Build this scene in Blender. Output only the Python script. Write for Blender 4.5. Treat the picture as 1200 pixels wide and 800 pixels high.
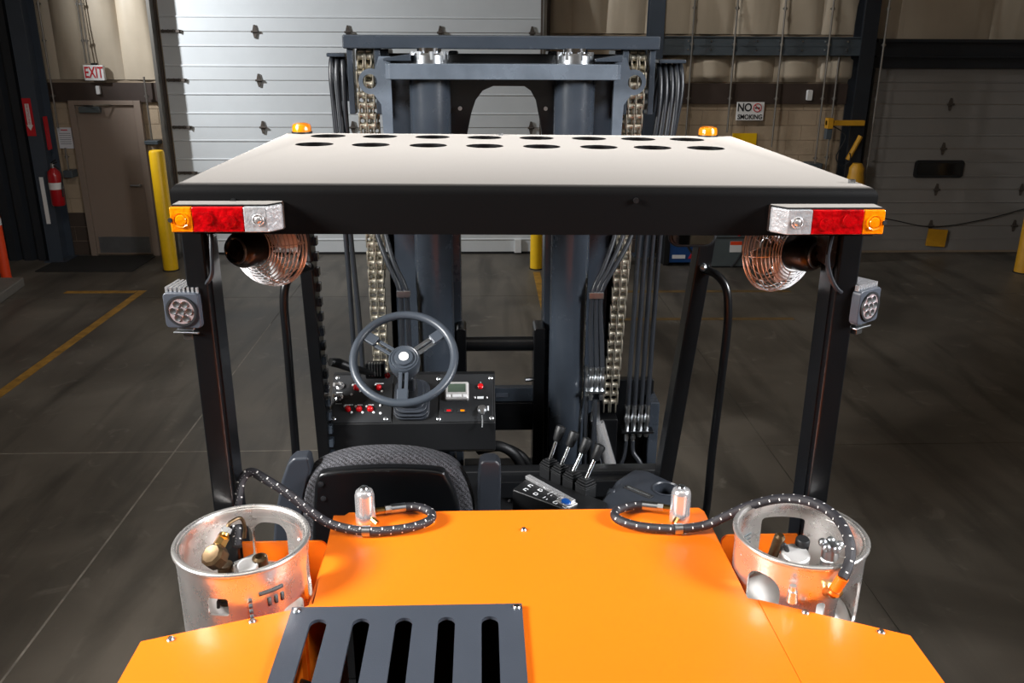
import bpy, bmesh, math, random
from mathutils import Vector, Matrix, Euler
random.seed(7)
R = math.radians
PI = math.pi
scene = bpy.context.scene
COL = scene.collection
for o in list(bpy.data.objects):
    bpy.data.objects.remove(o)

# ------------------------------------------------------------------ camera
F_PX, CAM_H, CAM_X = 1010.0, 2.87, -0.079
PITCH, YAW, ROLL = R(18.95), R(2.1), R(0.3)
fwd = Vector((math.sin(YAW) * math.cos(PITCH), math.cos(YAW) * math.cos(PITCH), -math.sin(PITCH)))
rgt0 = Vector((math.cos(YAW), -math.sin(YAW), 0))
up0 = rgt0.cross(fwd)
rgt = rgt0 * math.cos(ROLL) + up0 * math.sin(ROLL)
upv = up0 * math.cos(ROLL) - rgt0 * math.sin(ROLL)
CAM = Vector((CAM_X, 0, CAM_H))
cd = bpy.data.cameras.new('camera')
cd.sensor_width = 36
cd.lens = 36 * F_PX / 1200
cd.clip_start = 0.05
cam = bpy.data.objects.new('camera', cd)
COL.objects.link(cam)
m3 = Matrix((rgt, upv, -fwd)).transposed()
cam.matrix_world = Matrix.Translation(CAM) @ m3.to_4x4()
scene.camera = cam

# ------------------------------------------------------------------ world, lights, exposure
world = bpy.data.worlds.new('world')
scene.world = world
world.use_nodes = True
bgn = world.node_tree.nodes['Background']
bgn.inputs[0].default_value = (0.9, 0.93, 1.0, 1)
bgn.inputs[1].default_value = 0.02
vs = scene.view_settings
vs.view_transform = 'Standard'
vs.look = 'None'
vs.exposure = 0.0
vs.gamma = 1.0
vs.use_curve_mapping = False

def aim(o, target):
    d = Vector(target) - o.location
    o.rotation_euler = d.to_track_quat('-Z', 'Y').to_euler()

def area(name, loc, target, size, power, color=(1, 1, 1), spread=180, sy=None):
    l = bpy.data.lights.new(name, 'AREA')
    l.energy = power
    l.color = color
    l.size = size
    l.spread = R(spread)
    if sy:
        l.shape = 'RECTANGLE'
        l.size_y = sy
    else:
        l.shape = 'DISK'
    o = bpy.data.objects.new(name, l)
    COL.objects.link(o)
    o.location = loc
    aim(o, target)
    return o

def spot(name, loc, target, power, angle, blend=0.5, radius=0.1, color=(1, 1, 1)):
    l = bpy.data.lights.new(name, 'SPOT')
    l.energy = power
    l.color = color
    l.spot_size = R(angle)
    l.spot_blend = blend
    l.shadow_soft_size = radius
    o = bpy.data.objects.new(name, l)
    COL.objects.link(o)
    o.location = loc
    aim(o, target)
    return o

# photographer's two strobe softboxes either side of the truck
area('strobe_left', (-3.6, 0.9, 4.0), (-0.1, 2.6, 1.8), 1.3, 118, (1.0, 0.99, 0.97), spread=84)
area('strobe_right', (3.8, 0.7, 3.9), (0.2, 2.6, 1.8), 1.3, 84, (0.97, 0.98, 1.0), spread=84)
# added fill, bounced off the ceiling so chrome and tanks reflect something bright
spot('bounce_fill', (-0.3, -1.2, 3.2), (-0.1, -0.2, 7.0), 1100, 120, 0.8, 0.2, (1.0, 0.99, 0.98))
# strobe lighting the dock door from the left of the bay
spot('strobe_door', (-6.8, 9.7, 4.6), (-1.0, 12.3, 2.3), 1500, 76, 0.9, 0.12, (0.93, 0.97, 1.0))
spot('floor_fill', (-2.4, 4.6, 5.6), (-3.9, 8.6, 0.0), 190, 100, 0.9, 0.3, (1.0, 0.98, 0.95))  # added fill spot, lifts the floor left of the truck
# added fill spot, brightens the wall right of the dock door
spot('wall_fill', (1.4, 8.6, 6.0), (3.3, 12.3, 2.9), 230, 52, 1.0, 0.2, (1.0, 0.97, 0.92))
# unseen high bay lamps, added under the ceiling as general fill
for lx, ly, pw in ((-3.0, 4.5, 8), (3.5, 4.5, 1.5), (-3.0, 10.0, 8), (3.0, 10.2, 6), (0.2, 0.2, 8)):
    area('ceiling_fill', (lx, ly, 6.6), (lx, ly, 0), 0.7, pw, (1.0, 0.95, 0.88))

# ------------------------------------------------------------------ helpers
def at(px, py, Y):
    d = rgt * ((px - 600) / F_PX) - upv * ((py - 400) / F_PX) + fwd
    return CAM + d * (Y / d.y)
def atz(px, py, Z):
    d = rgt * ((px - 600) / F_PX) - upv * ((py - 400) / F_PX) + fwd
    return CAM + d * ((Z - CAM_H) / d.z)
def on_plane(px, py, p0, n):
    d = rgt * ((px - 600) / F_PX) - upv * ((py - 400) / F_PX) + fwd
    return CAM + d * ((Vector(p0) - CAM).dot(n) / d.dot(n))

def lin(c):
    return tuple(((x / 255) / 12.92 if x / 255 <= 0.04045 else ((x / 255 + 0.055) / 1.055) ** 2.4) for x in c)

def mat(name, rgb, rough=0.5, metal=0.0, var=0.0, vscale=6.0, bump=0.0, bscale=60.0, spec=0.5, coat=0.0,
        sheen=0.0, sheen_rough=0.4, sheen_tint=(1, 1, 1), rvar=0.0, trans=0.0, emit=None, estr=0.0, stretch=None):
    m = bpy.data.materials.new(name)
    m.use_nodes = True
    nt = m.node_tree
    b = nt.nodes['Principled BSDF']
    c = lin(rgb)
    b.inputs['Base Color'].default_value = (*c, 1)
    b.inputs['Roughness'].default_value = rough
    b.inputs['Metallic'].default_value = metal
    b.inputs['Specular IOR Level'].default_value = spec
    b.inputs['Coat Weight'].default_value = coat
    b.inputs['Coat Roughness'].default_value = 0.08
    b.inputs['Sheen Weight'].default_value = sheen
    b.inputs['Sheen Roughness'].default_value = sheen_rough
    b.inputs['Sheen Tint'].default_value = (*sheen_tint, 1)
    b.inputs['Transmission Weight'].default_value = trans
    if emit:
        b.inputs['Emission Color'].default_value = (*lin(emit), 1)
        b.inputs['Emission Strength'].default_value = estr
    tc = nt.nodes.new('ShaderNodeTexCoord')
    vec = tc.outputs['Object']
    if stretch:
        mp = nt.nodes.new('ShaderNodeMapping')
        mp.inputs['Scale'].default_value = stretch
        nt.links.new(vec, mp.inputs['Vector'])
        vec = mp.outputs['Vector']
    if var or rvar:
        n = nt.nodes.new('ShaderNodeTexNoise')
        n.inputs['Scale'].default_value = vscale
        n.inputs['Detail'].default_value = 6
        n.inputs['Roughness'].default_value = 0.62
        nt.links.new(vec, n.inputs['Vector'])
        if var:
            r = nt.nodes.new('ShaderNodeValToRGB')
            r.color_ramp.elements[0].position = 0.3
            r.color_ramp.elements[1].position = 0.7
            r.color_ramp.elements[0].color = (*[max(0, x * (1 - var)) for x in c], 1)
            r.color_ramp.elements[1].color = (*[min(1, x * (1 + var)) for x in c], 1)
            nt.links.new(n.outputs['Fac'], r.inputs['Fac'])
            nt.links.new(r.outputs['Color'], b.inputs['Base Color'])
        if rvar:
            mr = nt.nodes.new('ShaderNodeMapRange')
            mr.inputs['From Min'].default_value = 0.3
            mr.inputs['From Max'].default_value = 0.7
            mr.inputs['To Min'].default_value = max(0.02, rough - rvar)
            mr.inputs['To Max'].default_value = min(1, rough + rvar)
            nt.links.new(n.outputs['Fac'], mr.inputs['Value'])
            nt.links.new(mr.outputs['Result'], b.inputs['Roughness'])
    if bump:
        n2 = nt.nodes.new('ShaderNodeTexNoise')
        n2.inputs['Scale'].default_value = bscale
        n2.inputs['Detail'].default_value = 3
        nt.links.new(vec, n2.inputs['Vector'])
        bp = nt.nodes.new('ShaderNodeBump')
        bp.inputs['Strength'].default_value = bump
        bp.inputs['Distance'].default_value = 0.01
        nt.links.new(n2.outputs['Fac'], bp.inputs['Height'])
        nt.links.new(bp.outputs['Normal'], b.inputs['Normal'])
    return m

class MB:
    """collects verts / faces of one mesh"""
    def __init__(s):
        s.v, s.f, s.uv = [], [], {}
    def add(s, vs_, fs):
        o = len(s.v)
        s.v += [tuple(p) for p in vs_]
        s.f += [tuple(i + o for i in f) for f in fs]
        return s
    def box(s, a, b):
        x0, y0, z0 = [min(p, q) for p, q in zip(a, b)]
        x1, y1, z1 = [max(p, q) for p, q in zip(a, b)]
        return s.add([(x0, y0, z0), (x1, y0, z0), (x1, y1, z0), (x0, y1, z0), (x0, y0, z1), (x1, y0, z1), (x1, y1, z1), (x0, y1, z1)],
                     [(0, 3, 2, 1), (4, 5, 6, 7), (0, 1, 5, 4), (1, 2, 6, 5), (2, 3, 7, 6), (3, 0, 4, 7)])
    def obox(s, c, half, rot):
        """oriented box: centre, half extents, 3x3 matrix"""
        n = MB().box([-h for h in half], half)
        return s.add([Vector(c) + rot @ Vector(p) for p in n.v], n.f)
    def prism(s, poly, axis, a, b):
        """poly: 2D points; axis: extrusion axis; XZ for 'y', XY for 'z', YZ for 'x'"""
        def P(p, t):
            return {'y': (p[0], t, p[1]), 'z': (p[0], p[1], t), 'x': (t, p[0], p[1])}[axis]
        n = len(poly)
        ar = sum(poly[i][0] * poly[(i + 1) % n][1] - poly[(i + 1) % n][0] * poly[i][1] for i in range(n))
        if ar < 0:
            poly = poly[::-1]
        lo, hi = min(a, b), max(a, b)
        if axis == 'y':
            lo, hi = hi, lo
        vs_ = [P(p, lo) for p in poly] + [P(p, hi) for p in poly]
        fs = [tuple(range(n - 1, -1, -1)), tuple(range(n, 2 * n))]
        fs += [(i, (i + 1) % n, n + (i + 1) % n, n + i) for i in range(n)]
        return s.add(vs_, fs)
    def cyl(s, p0, p1, r0, r1=None, n=20, cap=True):
        p0, p1 = Vector(p0), Vector(p1)
        r1 = r0 if r1 is None else r1
        d = (p1 - p0).normalized()
        a = d.orthogonal().normalized()
        b = d.cross(a)
        vs_ = [p0 + (a * math.cos(t) + b * math.sin(t)) * r0 for t in [2 * PI * i / n for i in range(n)]]
        vs_ += [p1 + (a * math.cos(t) + b * math.sin(t)) * r1 for t in [2 * PI * i / n for i in range(n)]]
        fs = [(i, (i + 1) % n, n + (i + 1) % n, n + i) for i in range(n)]
        if cap:
            fs += [tuple(range(n - 1, -1, -1)), tuple(range(n, 2 * n))]
        return s.add(vs_, fs)
    def lathe(s, prof, origin, axis=(0, 0, 1), n=32, ref=None, closed=False):
        """prof: list of (radius, height along axis)"""
        o, d = Vector(origin), Vector(axis).normalized()
        a = Vector(ref).normalized() if ref else d.orthogonal().normalized()
        b = d.cross(a)
        vs_, fs = [], []
        m = len(prof)
        for r, h in prof:
            for i in range(n):
                t = 2 * PI * i / n
                vs_.append(o + d * h + (a * math.cos(t) + b * math.sin(t)) * r)
        rng = m if closed else m - 1
        for k in range(rng):
            k2 = (k + 1) % m
            for i in range(n):
                j = (i + 1) % n
                fs.append((k * n + i, k * n + j, k2 * n + j, k2 * n + i))
        if not closed:
            fs.append(tuple(range(n - 1, -1, -1)))
            fs.append(tuple((m - 1) * n + i for i in range(n)))
        return s.add(vs_, fs)
    def tube(s, path, r, n=10, closed=False, cap=True):
        pts = [Vector(p) for p in path]
        m = len(pts)
        rs = r if isinstance(r, (list, tuple)) else [r] * m
        base = len(s.v)
        prev = None
        L = 0
        vs_, fs = [], []
        for k, p in enumerate(pts):
            if closed:
                t = (pts[(k + 1) % m] - pts[k - 1])
            else:
                t = pts[min(k + 1, m - 1)] - pts[max(k - 1, 0)]
            t.normalize()
            if prev is None:
                a = t.orthogonal().normalized()
            else:
                a = (prev - t * prev.dot(t)).normalized()
            prev = a
            b = t.cross(a)
            if k:
                L += (pts[k] - pts[k - 1]).length
            for i in range(n):
                th = 2 * PI * i / n
                s.uv[base + len(vs_)] = (i / n, L)
                vs_.append(p + (a * math.cos(th) + b * math.sin(th)) * rs[k])
        for k in range(m if closed else m - 1):
            k2 = (k + 1) % m
            for i in range(n):
                j = (i + 1) % n
                fs.append((k * n + i, k * n + j, k2 * n + j, k2 * n + i))
        if cap and not closed:
            fs.append(tuple(range(n - 1, -1, -1)))
            fs.append(tuple((m - 1) * n + i for i in range(n)))
        return s.add(vs_, fs)
    def ball(s, c, r, n=12, m=8, sc=(1, 1, 1)):
        c = Vector(c)
        prof = [(max(1e-4, r * math.sin(PI * k / m)), -r * math.cos(PI * k / m)) for k in range(m + 1)]
        t = MB().lathe(prof, (0, 0, 0), n=n)
        return s.add([(c.x + p[0] * sc[0], c.y + p[1] * sc[1], c.z + p[2] * sc[2]) for p in t.v], t.f)
    def mesh(s, name, smooth=True, angle=38):
        me = bpy.data.meshes.new(name)
        me.from_pydata(s.v, [], s.f)
        if s.uv:
            ul = me.uv_layers.new(name='along')
            for lp in me.loops:
                ul.data[lp.index].uv = s.uv.get(lp.vertex_index, (0, 0))
        me.validate()
        bm = bmesh.new()
        bm.from_mesh(me)
        bmesh.ops.recalc_face_normals(bm, faces=bm.faces)
        bm.to_mesh(me)
        bm.free()
        if smooth and len(me.polygons):
            me.polygons.foreach_set('use_smooth', [True] * len(me.polygons))
            me.set_sharp_from_angle(angle=R(angle))
        return me
    def build(s, name, m, parent=None, bevel=0, seg=2, loc=None, **kw):
        return put(name, s.mesh(name, **kw), m, parent, bevel, seg, loc)

def put(name, me, m, parent=None, bevel=0, seg=2, loc=None):
    o = bpy.data.objects.new(name, me)
    if m and not me.materials:
        me.materials.append(m)
    COL.objects.link(o)
    if loc is not None:
        o.location = loc
    if parent:
        attach(o, parent)
    if bevel:
        b = o.modifiers.new('bevel', 'BEVEL')
        b.width = bevel
        b.segments = seg
        b.limit_method = 'ANGLE'
        b.angle_limit = R(35)
        b.harden_normals = True
    return o

def wmat(o):
    """world matrix without a depsgraph update"""
    mtx = o.matrix_basis.copy()
    if o.parent:
        mtx = wmat(o.parent) @ o.matrix_parent_inverse @ mtx
    return mtx

def attach(o, parent):
    o.parent = parent
    o.matrix_parent_inverse = wmat(parent).inverted()

def tag(o, label, cat, group=None, kind=None):
    o['label'] = label
    o['category'] = cat
    if group:
        o['group'] = group
    if kind:
        o['kind'] = kind
    return o

def struct(o, label=None):
    o['kind'] = 'structure'
    if label:
        o['label'] = label
    return o

def thing(name, label, cat, loc=(0, 0, 0), group=None):
    o = bpy.data.objects.new(name, None)
    o.empty_display_size = 0.1
    COL.objects.link(o)
    o.location = loc
    return tag(o, label, cat, group)

def cut(o, cutter_mb):
    """boolean difference, applied"""
    c = bpy.data.objects.new('cutter', cutter_mb.mesh('cutter', smooth=False))
    COL.objects.link(c)
    md = o.modifiers.new('cut', 'BOOLEAN')
    md.operation = 'DIFFERENCE'
    md.solver = 'EXACT'
    md.object = c
    bpy.context.view_layer.update()
    dg = bpy.context.evaluated_depsgraph_get()
    me = bpy.data.meshes.new_from_object(o.evaluated_get(dg))
    o.modifiers.remove(md)
    old = o.data
    mats = [x for x in old.materials]
    o.data = me
    me.name = old.name
    me.materials.clear()
    for x in mats:
        me.materials.append(x)
    bpy.data.objects.remove(c)
    me.polygons.foreach_set('use_smooth', [True] * len(me.polygons))
    me.set_sharp_from_angle(angle=R(35))
    return o

def smooth_path(pts, n=8, closed=False):
    """Catmull-Rom"""
    P = [Vector(p) for p in pts]
    out = []
    m = len(P)
    for i in range(m if closed else m - 1):
        if closed:
            p0, p1, p2, p3 = P[i - 1], P[i], P[(i + 1) % m], P[(i + 2) % m]
        else:
            p0, p1, p2, p3 = P[max(i - 1, 0)], P[i], P[i + 1], P[min(i + 2, m - 1)]
        for k in range(n):
            t = k / n
            out.append(0.5 * ((2 * p1) + (p2 - p0) * t + (2 * p0 - 5 * p1 + 4 * p2 - p3) * t * t + (3 * p1 - p0 - 3 * p2 + p3) * t ** 3))
    if not closed:
        out.append(P[-1])
    return out

def text_mesh(txt, size, name='lettering', extrude=0.001, bold=0.0):
    cu = bpy.data.curves.new('txt', 'FONT')
    cu.body = txt
    cu.size = size
    cu.extrude = extrude
    cu.offset = bold
    cu.align_x = 'CENTER'
    cu.align_y = 'CENTER'
    t = bpy.data.objects.new('txt', cu)
    COL.objects.link(t)
    bpy.context.view_layer.update()
    dg = bpy.context.evaluated_depsgraph_get()
    me = bpy.data.meshes.new_from_object(t.evaluated_get(dg))
    me.name = name
    bpy.data.objects.remove(t)
    return me

def text(txt, size, loc, m, parent, rot=(PI / 2, 0, 0), sx=1.0, name='lettering', bold=0.0):
    me = text_mesh(txt, size, name, 0.001, bold)
    o = bpy.data.objects.new(name, me)
    me.materials.append(m)
    COL.objects.link(o)
    o.location = loc
    o.rotation_euler = rot
    o.scale = (sx, 1, 1)
    attach(o, parent)
    return o

def round_rect(x0, z0, x1, z1, r, n=6):
    out = []
    for cx, cz, a0 in ((x1 - r, z1 - r, 0), (x0 + r, z1 - r, 90), (x0 + r, z0 + r, 180), (x1 - r, z0 + r, 270)):
        for k in range(n + 1):
            a = R(a0 + 90 * k / n)
            out.append((cx + r * math.cos(a), cz + r * math.sin(a)))
    return out

def obround(cx, z0, z1, r, n=10):
    out = [(cx + r * math.cos(PI * k / n), z1 - r + r * math.sin(PI * k / n)) for k in range(n + 1)]
    out += [(cx + r * math.cos(PI + PI * k / n), z0 + r + r * math.sin(PI + PI * k / n)) for k in range(n + 1)]
    return out

# ------------------------------------------------------------------ materials
M = {}
M['black'] = mat('black_paint', (11, 12, 14), 0.28, var=0.15, vscale=9, bump=0.03, bscale=180)
M['black_satin'] = mat('black_powdercoat', (14, 15, 17), 0.45, bump=0.05, bscale=300)
M['guard'] = mat('grazing_sheen_black_powdercoat', (6, 6, 7), 0.5, spec=0.12, bump=0.03, bscale=260, sheen=0.84, sheen_rough=0.27, sheen_tint=(1.0, 0.93, 0.86))  # warm sheen stands in for pale light reflected at grazing angles
M['mast'] = mat('mast_charcoal_paint', (48, 54, 62), 0.25, var=0.12, vscale=5, bump=0.02, bscale=150, rvar=0.06)
M['mast_light'] = mat('mast_grey_paint', (88, 96, 106), 0.26, var=0.2, vscale=7, rvar=0.1)
M['orange'] = mat('orange_paint', (246, 118, 18), 0.4, var=0.02, vscale=2, bump=0.015, bscale=220, coat=0.1)
M['grille'] = mat('grille_grey_paint', (60, 65, 74), 0.42, var=0.05, bump=0.05, bscale=300)
M['rubber'] = mat('black_rubber', (17, 18, 20), 0.5, bump=0.1, bscale=200)
M['hose'] = mat('hydraulic_hose', (34, 37, 42), 0.38)
M['plastic'] = mat('dark_grey_plastic', (21, 23, 26), 0.5, bump=0.06, bscale=500)
M['plastic_blue'] = mat('slate_plastic', (44, 48, 55), 0.38, bump=0.06, bscale=500)
M['wheel'] = mat('steering_wheel_plastic', (60, 66, 74), 0.36, bump=0.06, bscale=400)
M['bright_alu'] = mat('polished_aluminium', (238, 238, 240), 0.2, 0.8)
M['cage'] = mat('bright_wire', (232, 232, 234), 0.25, 0.35)
M['chrome'] = mat('chrome', (225, 228, 232), 0.12, 1.0)
M['zinc'] = mat('zinc_plated_steel', (196, 200, 204), 0.28, 1.0, var=0.12, vscale=40)
M['steel'] = mat('chain_steel', (206, 200, 184), 0.3, 0.85, var=0.25, vscale=60)
M['alu'] = mat('brushed_aluminium', (236, 233, 230), 0.28, 0.88, var=0.04, vscale=14, rvar=0.05, bump=0.04, bscale=90)
M['alu_white'] = mat('tank_aluminium_paint', (214, 212, 210), 0.42, 0.55, var=0.06, vscale=10)
M['brass'] = mat('brass', (205, 170, 105), 0.28, 1.0, var=0.15, vscale=40)
M['bronze'] = mat('dark_bronze', (92, 74, 52), 0.4, 0.8, var=0.3, vscale=50)
M['amber'] = mat('amber_lens', (246, 132, 4), 0.14, coat=0.6, bump=0.25, bscale=120, var=0.25, vscale=40)
M['red_lens'] = mat('red_lens', (168, 4, 10), 0.12, coat=0.6, bump=0.3, bscale=110, var=0.6, vscale=45)
M['clear_lens'] = mat('clear_lens_reflector', (214, 216, 220), 0.2, 0.55, bump=0.3, bscale=90, var=0.15, vscale=40)
M['red'] = mat('red_plastic', (200, 12, 20), 0.25, coat=0.3)
M['white'] = mat('white_plastic', (232, 232, 232), 0.4)
M['white_print'] = mat('white_print', (228, 230, 232), 0.6)
M['blue'] = mat('blue_plastic', (16, 74, 150), 0.3)
M['lcd'] = mat('lcd_screen', (74, 88, 76), 0.2)
M['mirror'] = mat('mirror_glass', (210, 214, 218), 0.04, 1.0)
M['led'] = mat('led_lens', (186, 168, 170), 0.15, 0.5, bump=0.1, bscale=100)
M['fan_blade'] = mat('fan_blade_plastic', (226, 226, 226), 0.35)
M['tyre'] = mat('tyre_rubber', (26, 26, 27), 0.75, bump=0.2, bscale=80)
M['bay_black'] = mat('engine_bay_black', (9, 9, 10), 0.6)  # plain near-black colour of the engine bay shell

def floor_mat():
    m = mat('polished_concrete', (88, 83, 76), 0.46, var=0.0)
    nt = m.node_tree
    b = nt.nodes['Principled BSDF']
    tc = nt.nodes.new('ShaderNodeNewGeometry')
    def noise(scale, detail=6, dist=0.0, mapping=None):
        n = nt.nodes.new('ShaderNodeTexNoise')
        n.inputs['Scale'].default_value = scale
        n.inputs['Detail'].default_value = detail
        n.inputs['Distortion'].default_value = dist
        src = tc.outputs['Position']
        if mapping:
            mp = nt.nodes.new('ShaderNodeMapping')
            mp.inputs['Scale'].default_value = mapping
            nt.links.new(src, mp.inputs['Vector'])
            src = mp.outputs['Vector']
        nt.links.new(src, n.inputs['Vector'])
        return n
    a = noise(0.9, 8, 0.6)
    ra = nt.nodes.new('ShaderNodeValToRGB')
    ra.color_ramp.elements[0].position = 0.3
    ra.color_ramp.elements[0].color = (*lin((74, 69, 62)), 1)
    ra.color_ramp.elements[1].position = 0.72
    ra.color_ramp.elements[1].color = (*lin((114, 107, 97)), 1)
    nt.links.new(a.outputs['Fac'], ra.inputs['Fac'])
    st = noise(3.5, 5, 1.5)
    rs = nt.nodes.new('ShaderNodeValToRGB')
    rs.color_ramp.elements[0].position = 0.62
    rs.color_ramp.elements[0].color = (0, 0, 0, 1)
    rs.color_ramp.elements[1].position = 0.74
    rs.color_ramp.elements[1].color = (0.6, 0.6, 0.6, 1)
    nt.links.new(st.outputs['Fac'], rs.inputs['Fac'])
    mx = nt.nodes.new('ShaderNodeMix')
    mx.data_type = 'RGBA'
    mx.inputs[7].default_value = (*lin((128, 122, 112)), 1)
    nt.links.new(rs.outputs['Color'], mx.inputs[0])
    nt.links.new(ra.outputs['Color'], mx.inputs[6])
    # tyre scuffs, long along the driving lane
    sc = noise(1.0, 7, 0.8, (3.2, 0.5, 1))
    rc = nt.nodes.new('ShaderNodeValToRGB')
    rc.color_ramp.elements[0].position = 0.3
    rc.color_ramp.elements[0].color = (0.5, 0.5, 0.5, 1)
    rc.color_ramp.elements[1].position = 0.52
    rc.color_ramp.elements[1].color = (1, 1, 1, 1)
    nt.links.new(sc.outputs['Fac'], rc.inputs['Fac'])
    mu = nt.nodes.new('ShaderNodeMix')
    mu.data_type = 'RGBA'
    mu.blend_type = 'MULTIPLY'
    mu.inputs[0].default_value = 1.0
    nt.links.new(mx.outputs[2], mu.inputs[6])
    nt.links.new(rc.outputs['Color'], mu.inputs[7])
    nt.links.new(mu.outputs[2], b.inputs['Base Color'])
    rr = nt.nodes.new('ShaderNodeMapRange')
    rr.inputs['To Min'].default_value = 0.36
    rr.inputs['To Max'].default_value = 0.62
    nt.links.new(a.outputs['Fac'], rr.inputs['Value'])
    nt.links.new(rr.outputs['Result'], b.inputs['Roughness'])
    fine = noise(45, 4)
    bp = nt.nodes.new('ShaderNodeBump')
    bp.inputs['Strength'].default_value = 0.06
    bp.inputs['Distance'].default_value = 0.01
    nt.links.new(fine.outputs['Fac'], bp.inputs['Height'])
    nt.links.new(bp.outputs['Normal'], b.inputs['Normal'])
    return m
M['floor'] = floor_mat()
M['joint'] = mat('joint_filler', (84, 80, 73), 0.7, var=0.5, vscale=3)
M['stripe'] = mat('worn_yellow_stripe', (160, 118, 44), 0.6, var=0.45, vscale=7)
M['stripe_faint'] = mat('faded_yellow_stripe', (112, 88, 50), 0.6, var=0.4, vscale=7)
M['sealant'] = mat('pale_worn_joint_edge', (140, 134, 124), 0.7, var=0.45, vscale=5)
M['block'] = mat('tan_painted_block', (168, 148, 124), 0.65, var=0.1, vscale=5, bump=0.25, bscale=90)
M['block_dark'] = mat('brown_painted_block', (70, 58, 50), 0.6, var=0.1, vscale=5, bump=0.25, bscale=90)
M['mortar'] = mat('tan_mortar', (150, 133, 113), 0.8)
M['band'] = mat('brown_flashing', (62, 50, 44), 0.5, var=0.15, vscale=4)

def insul_mat():
    m = mat('vinyl_insulation', (184, 170, 150), 0.45, var=0.06, vscale=2)
    nt = m.node_tree
    b = nt.nodes['Principled BSDF']
    tc = nt.nodes.new('ShaderNodeTexCoord')
    mp = nt.nodes.new('ShaderNodeMapping')
    mp.inputs['Rotation'].default_value = (0, R(28), 0)
    mp.inputs['Scale'].default_value = (5, 1, 0.7)
    nt.links.new(tc.outputs['Object'], mp.inputs['Vector'])
    n = nt.nodes.new('ShaderNodeTexNoise')
    n.inputs['Scale'].default_value = 1.1
    n.inputs['Detail'].default_value = 0.5
    n.inputs['Distortion'].default_value = 0.3
    nt.links.new(mp.outputs['Vector'], n.inputs['Vector'])
    bp = nt.nodes.new('ShaderNodeBump')
    bp.inputs['Strength'].default_value = 0.6
    bp.inputs['Distance'].default_value = 0.03
    nt.links.new(n.outputs['Fac'], bp.inputs['Height'])
    nt.links.new(bp.outputs['Normal'], b.inputs['Normal'])
    return m
M['insul'] = insul_mat()
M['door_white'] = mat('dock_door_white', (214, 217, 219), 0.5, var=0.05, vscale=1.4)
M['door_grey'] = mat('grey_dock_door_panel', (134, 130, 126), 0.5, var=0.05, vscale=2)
M['door_rust'] = mat('rusty_hinge_steel', (92, 84, 78), 0.55, 0.4, var=0.3, vscale=30)
M['seal'] = mat('black_seal', (24, 24, 25), 0.8)
M['jamb'] = mat('brown_jamb', (78, 66, 58), 0.55, var=0.1)
M['door_tan'] = mat('taupe_door_paint', (138, 122, 110), 0.45, var=0.03, vscale=2)
M['kick'] = mat('kick_plate', (120, 122, 124), 0.4, 0.6, var=0.1)
M['navy'] = mat('navy_steel', (58, 66, 77), 0.45, var=0.1, vscale=4)
M['navy_dark'] = mat('dark_ribbed_panel', (30, 34, 40), 0.5, var=0.15, vscale=3)
M['girt'] = mat('galvanised_girt', (84, 92, 98), 0.45, 0.3, var=0.1)
M['conduit'] = mat('galvanised_conduit', (140, 136, 130), 0.35, 0.85)
M['yellow'] = mat('safety_yellow', (238, 188, 20), 0.4, var=0.06, vscale=8)
M['yellow_dull'] = mat('dull_yellow_paint', (196, 142, 30), 0.5, var=0.1, vscale=8)
M['orange_post'] = mat('orange_delineator', (232, 70, 24), 0.5)
M['ext_red'] = mat('extinguisher_red', (170, 14, 26), 0.3, coat=0.3)
M['sign_red'] = mat('sign_red', (190, 24, 36), 0.5)
M['sign_white'] = mat('sign_white', (226, 224, 222), 0.5)
M['ink'] = mat('black_ink', (24, 24, 26), 0.6)
M['paper'] = mat('paper', (218, 216, 220), 0.7)
M['mat_black'] = mat('floor_mat_rubber', (32, 31, 30), 0.8, bump=0.3, bscale=60)
M['concrete'] = mat('curb_concrete', (116, 112, 106), 0.7, var=0.12, vscale=6, bump=0.2, bscale=60)
M['charger_blue'] = mat('charger_blue', (20, 66, 122), 0.45)
M['cabinet_grey'] = mat('cabinet_grey', (84, 92, 94), 0.5, var=0.06)
M['ceiling'] = mat('ceiling_vinyl', (206, 200, 190), 0.6)
M['wall_tan'] = mat('tan_wall', (170, 156, 136), 0.65, var=0.08, vscale=2)
M['glass_dark'] = mat('dark_window_glass', (18, 22, 26), 0.12)

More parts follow.
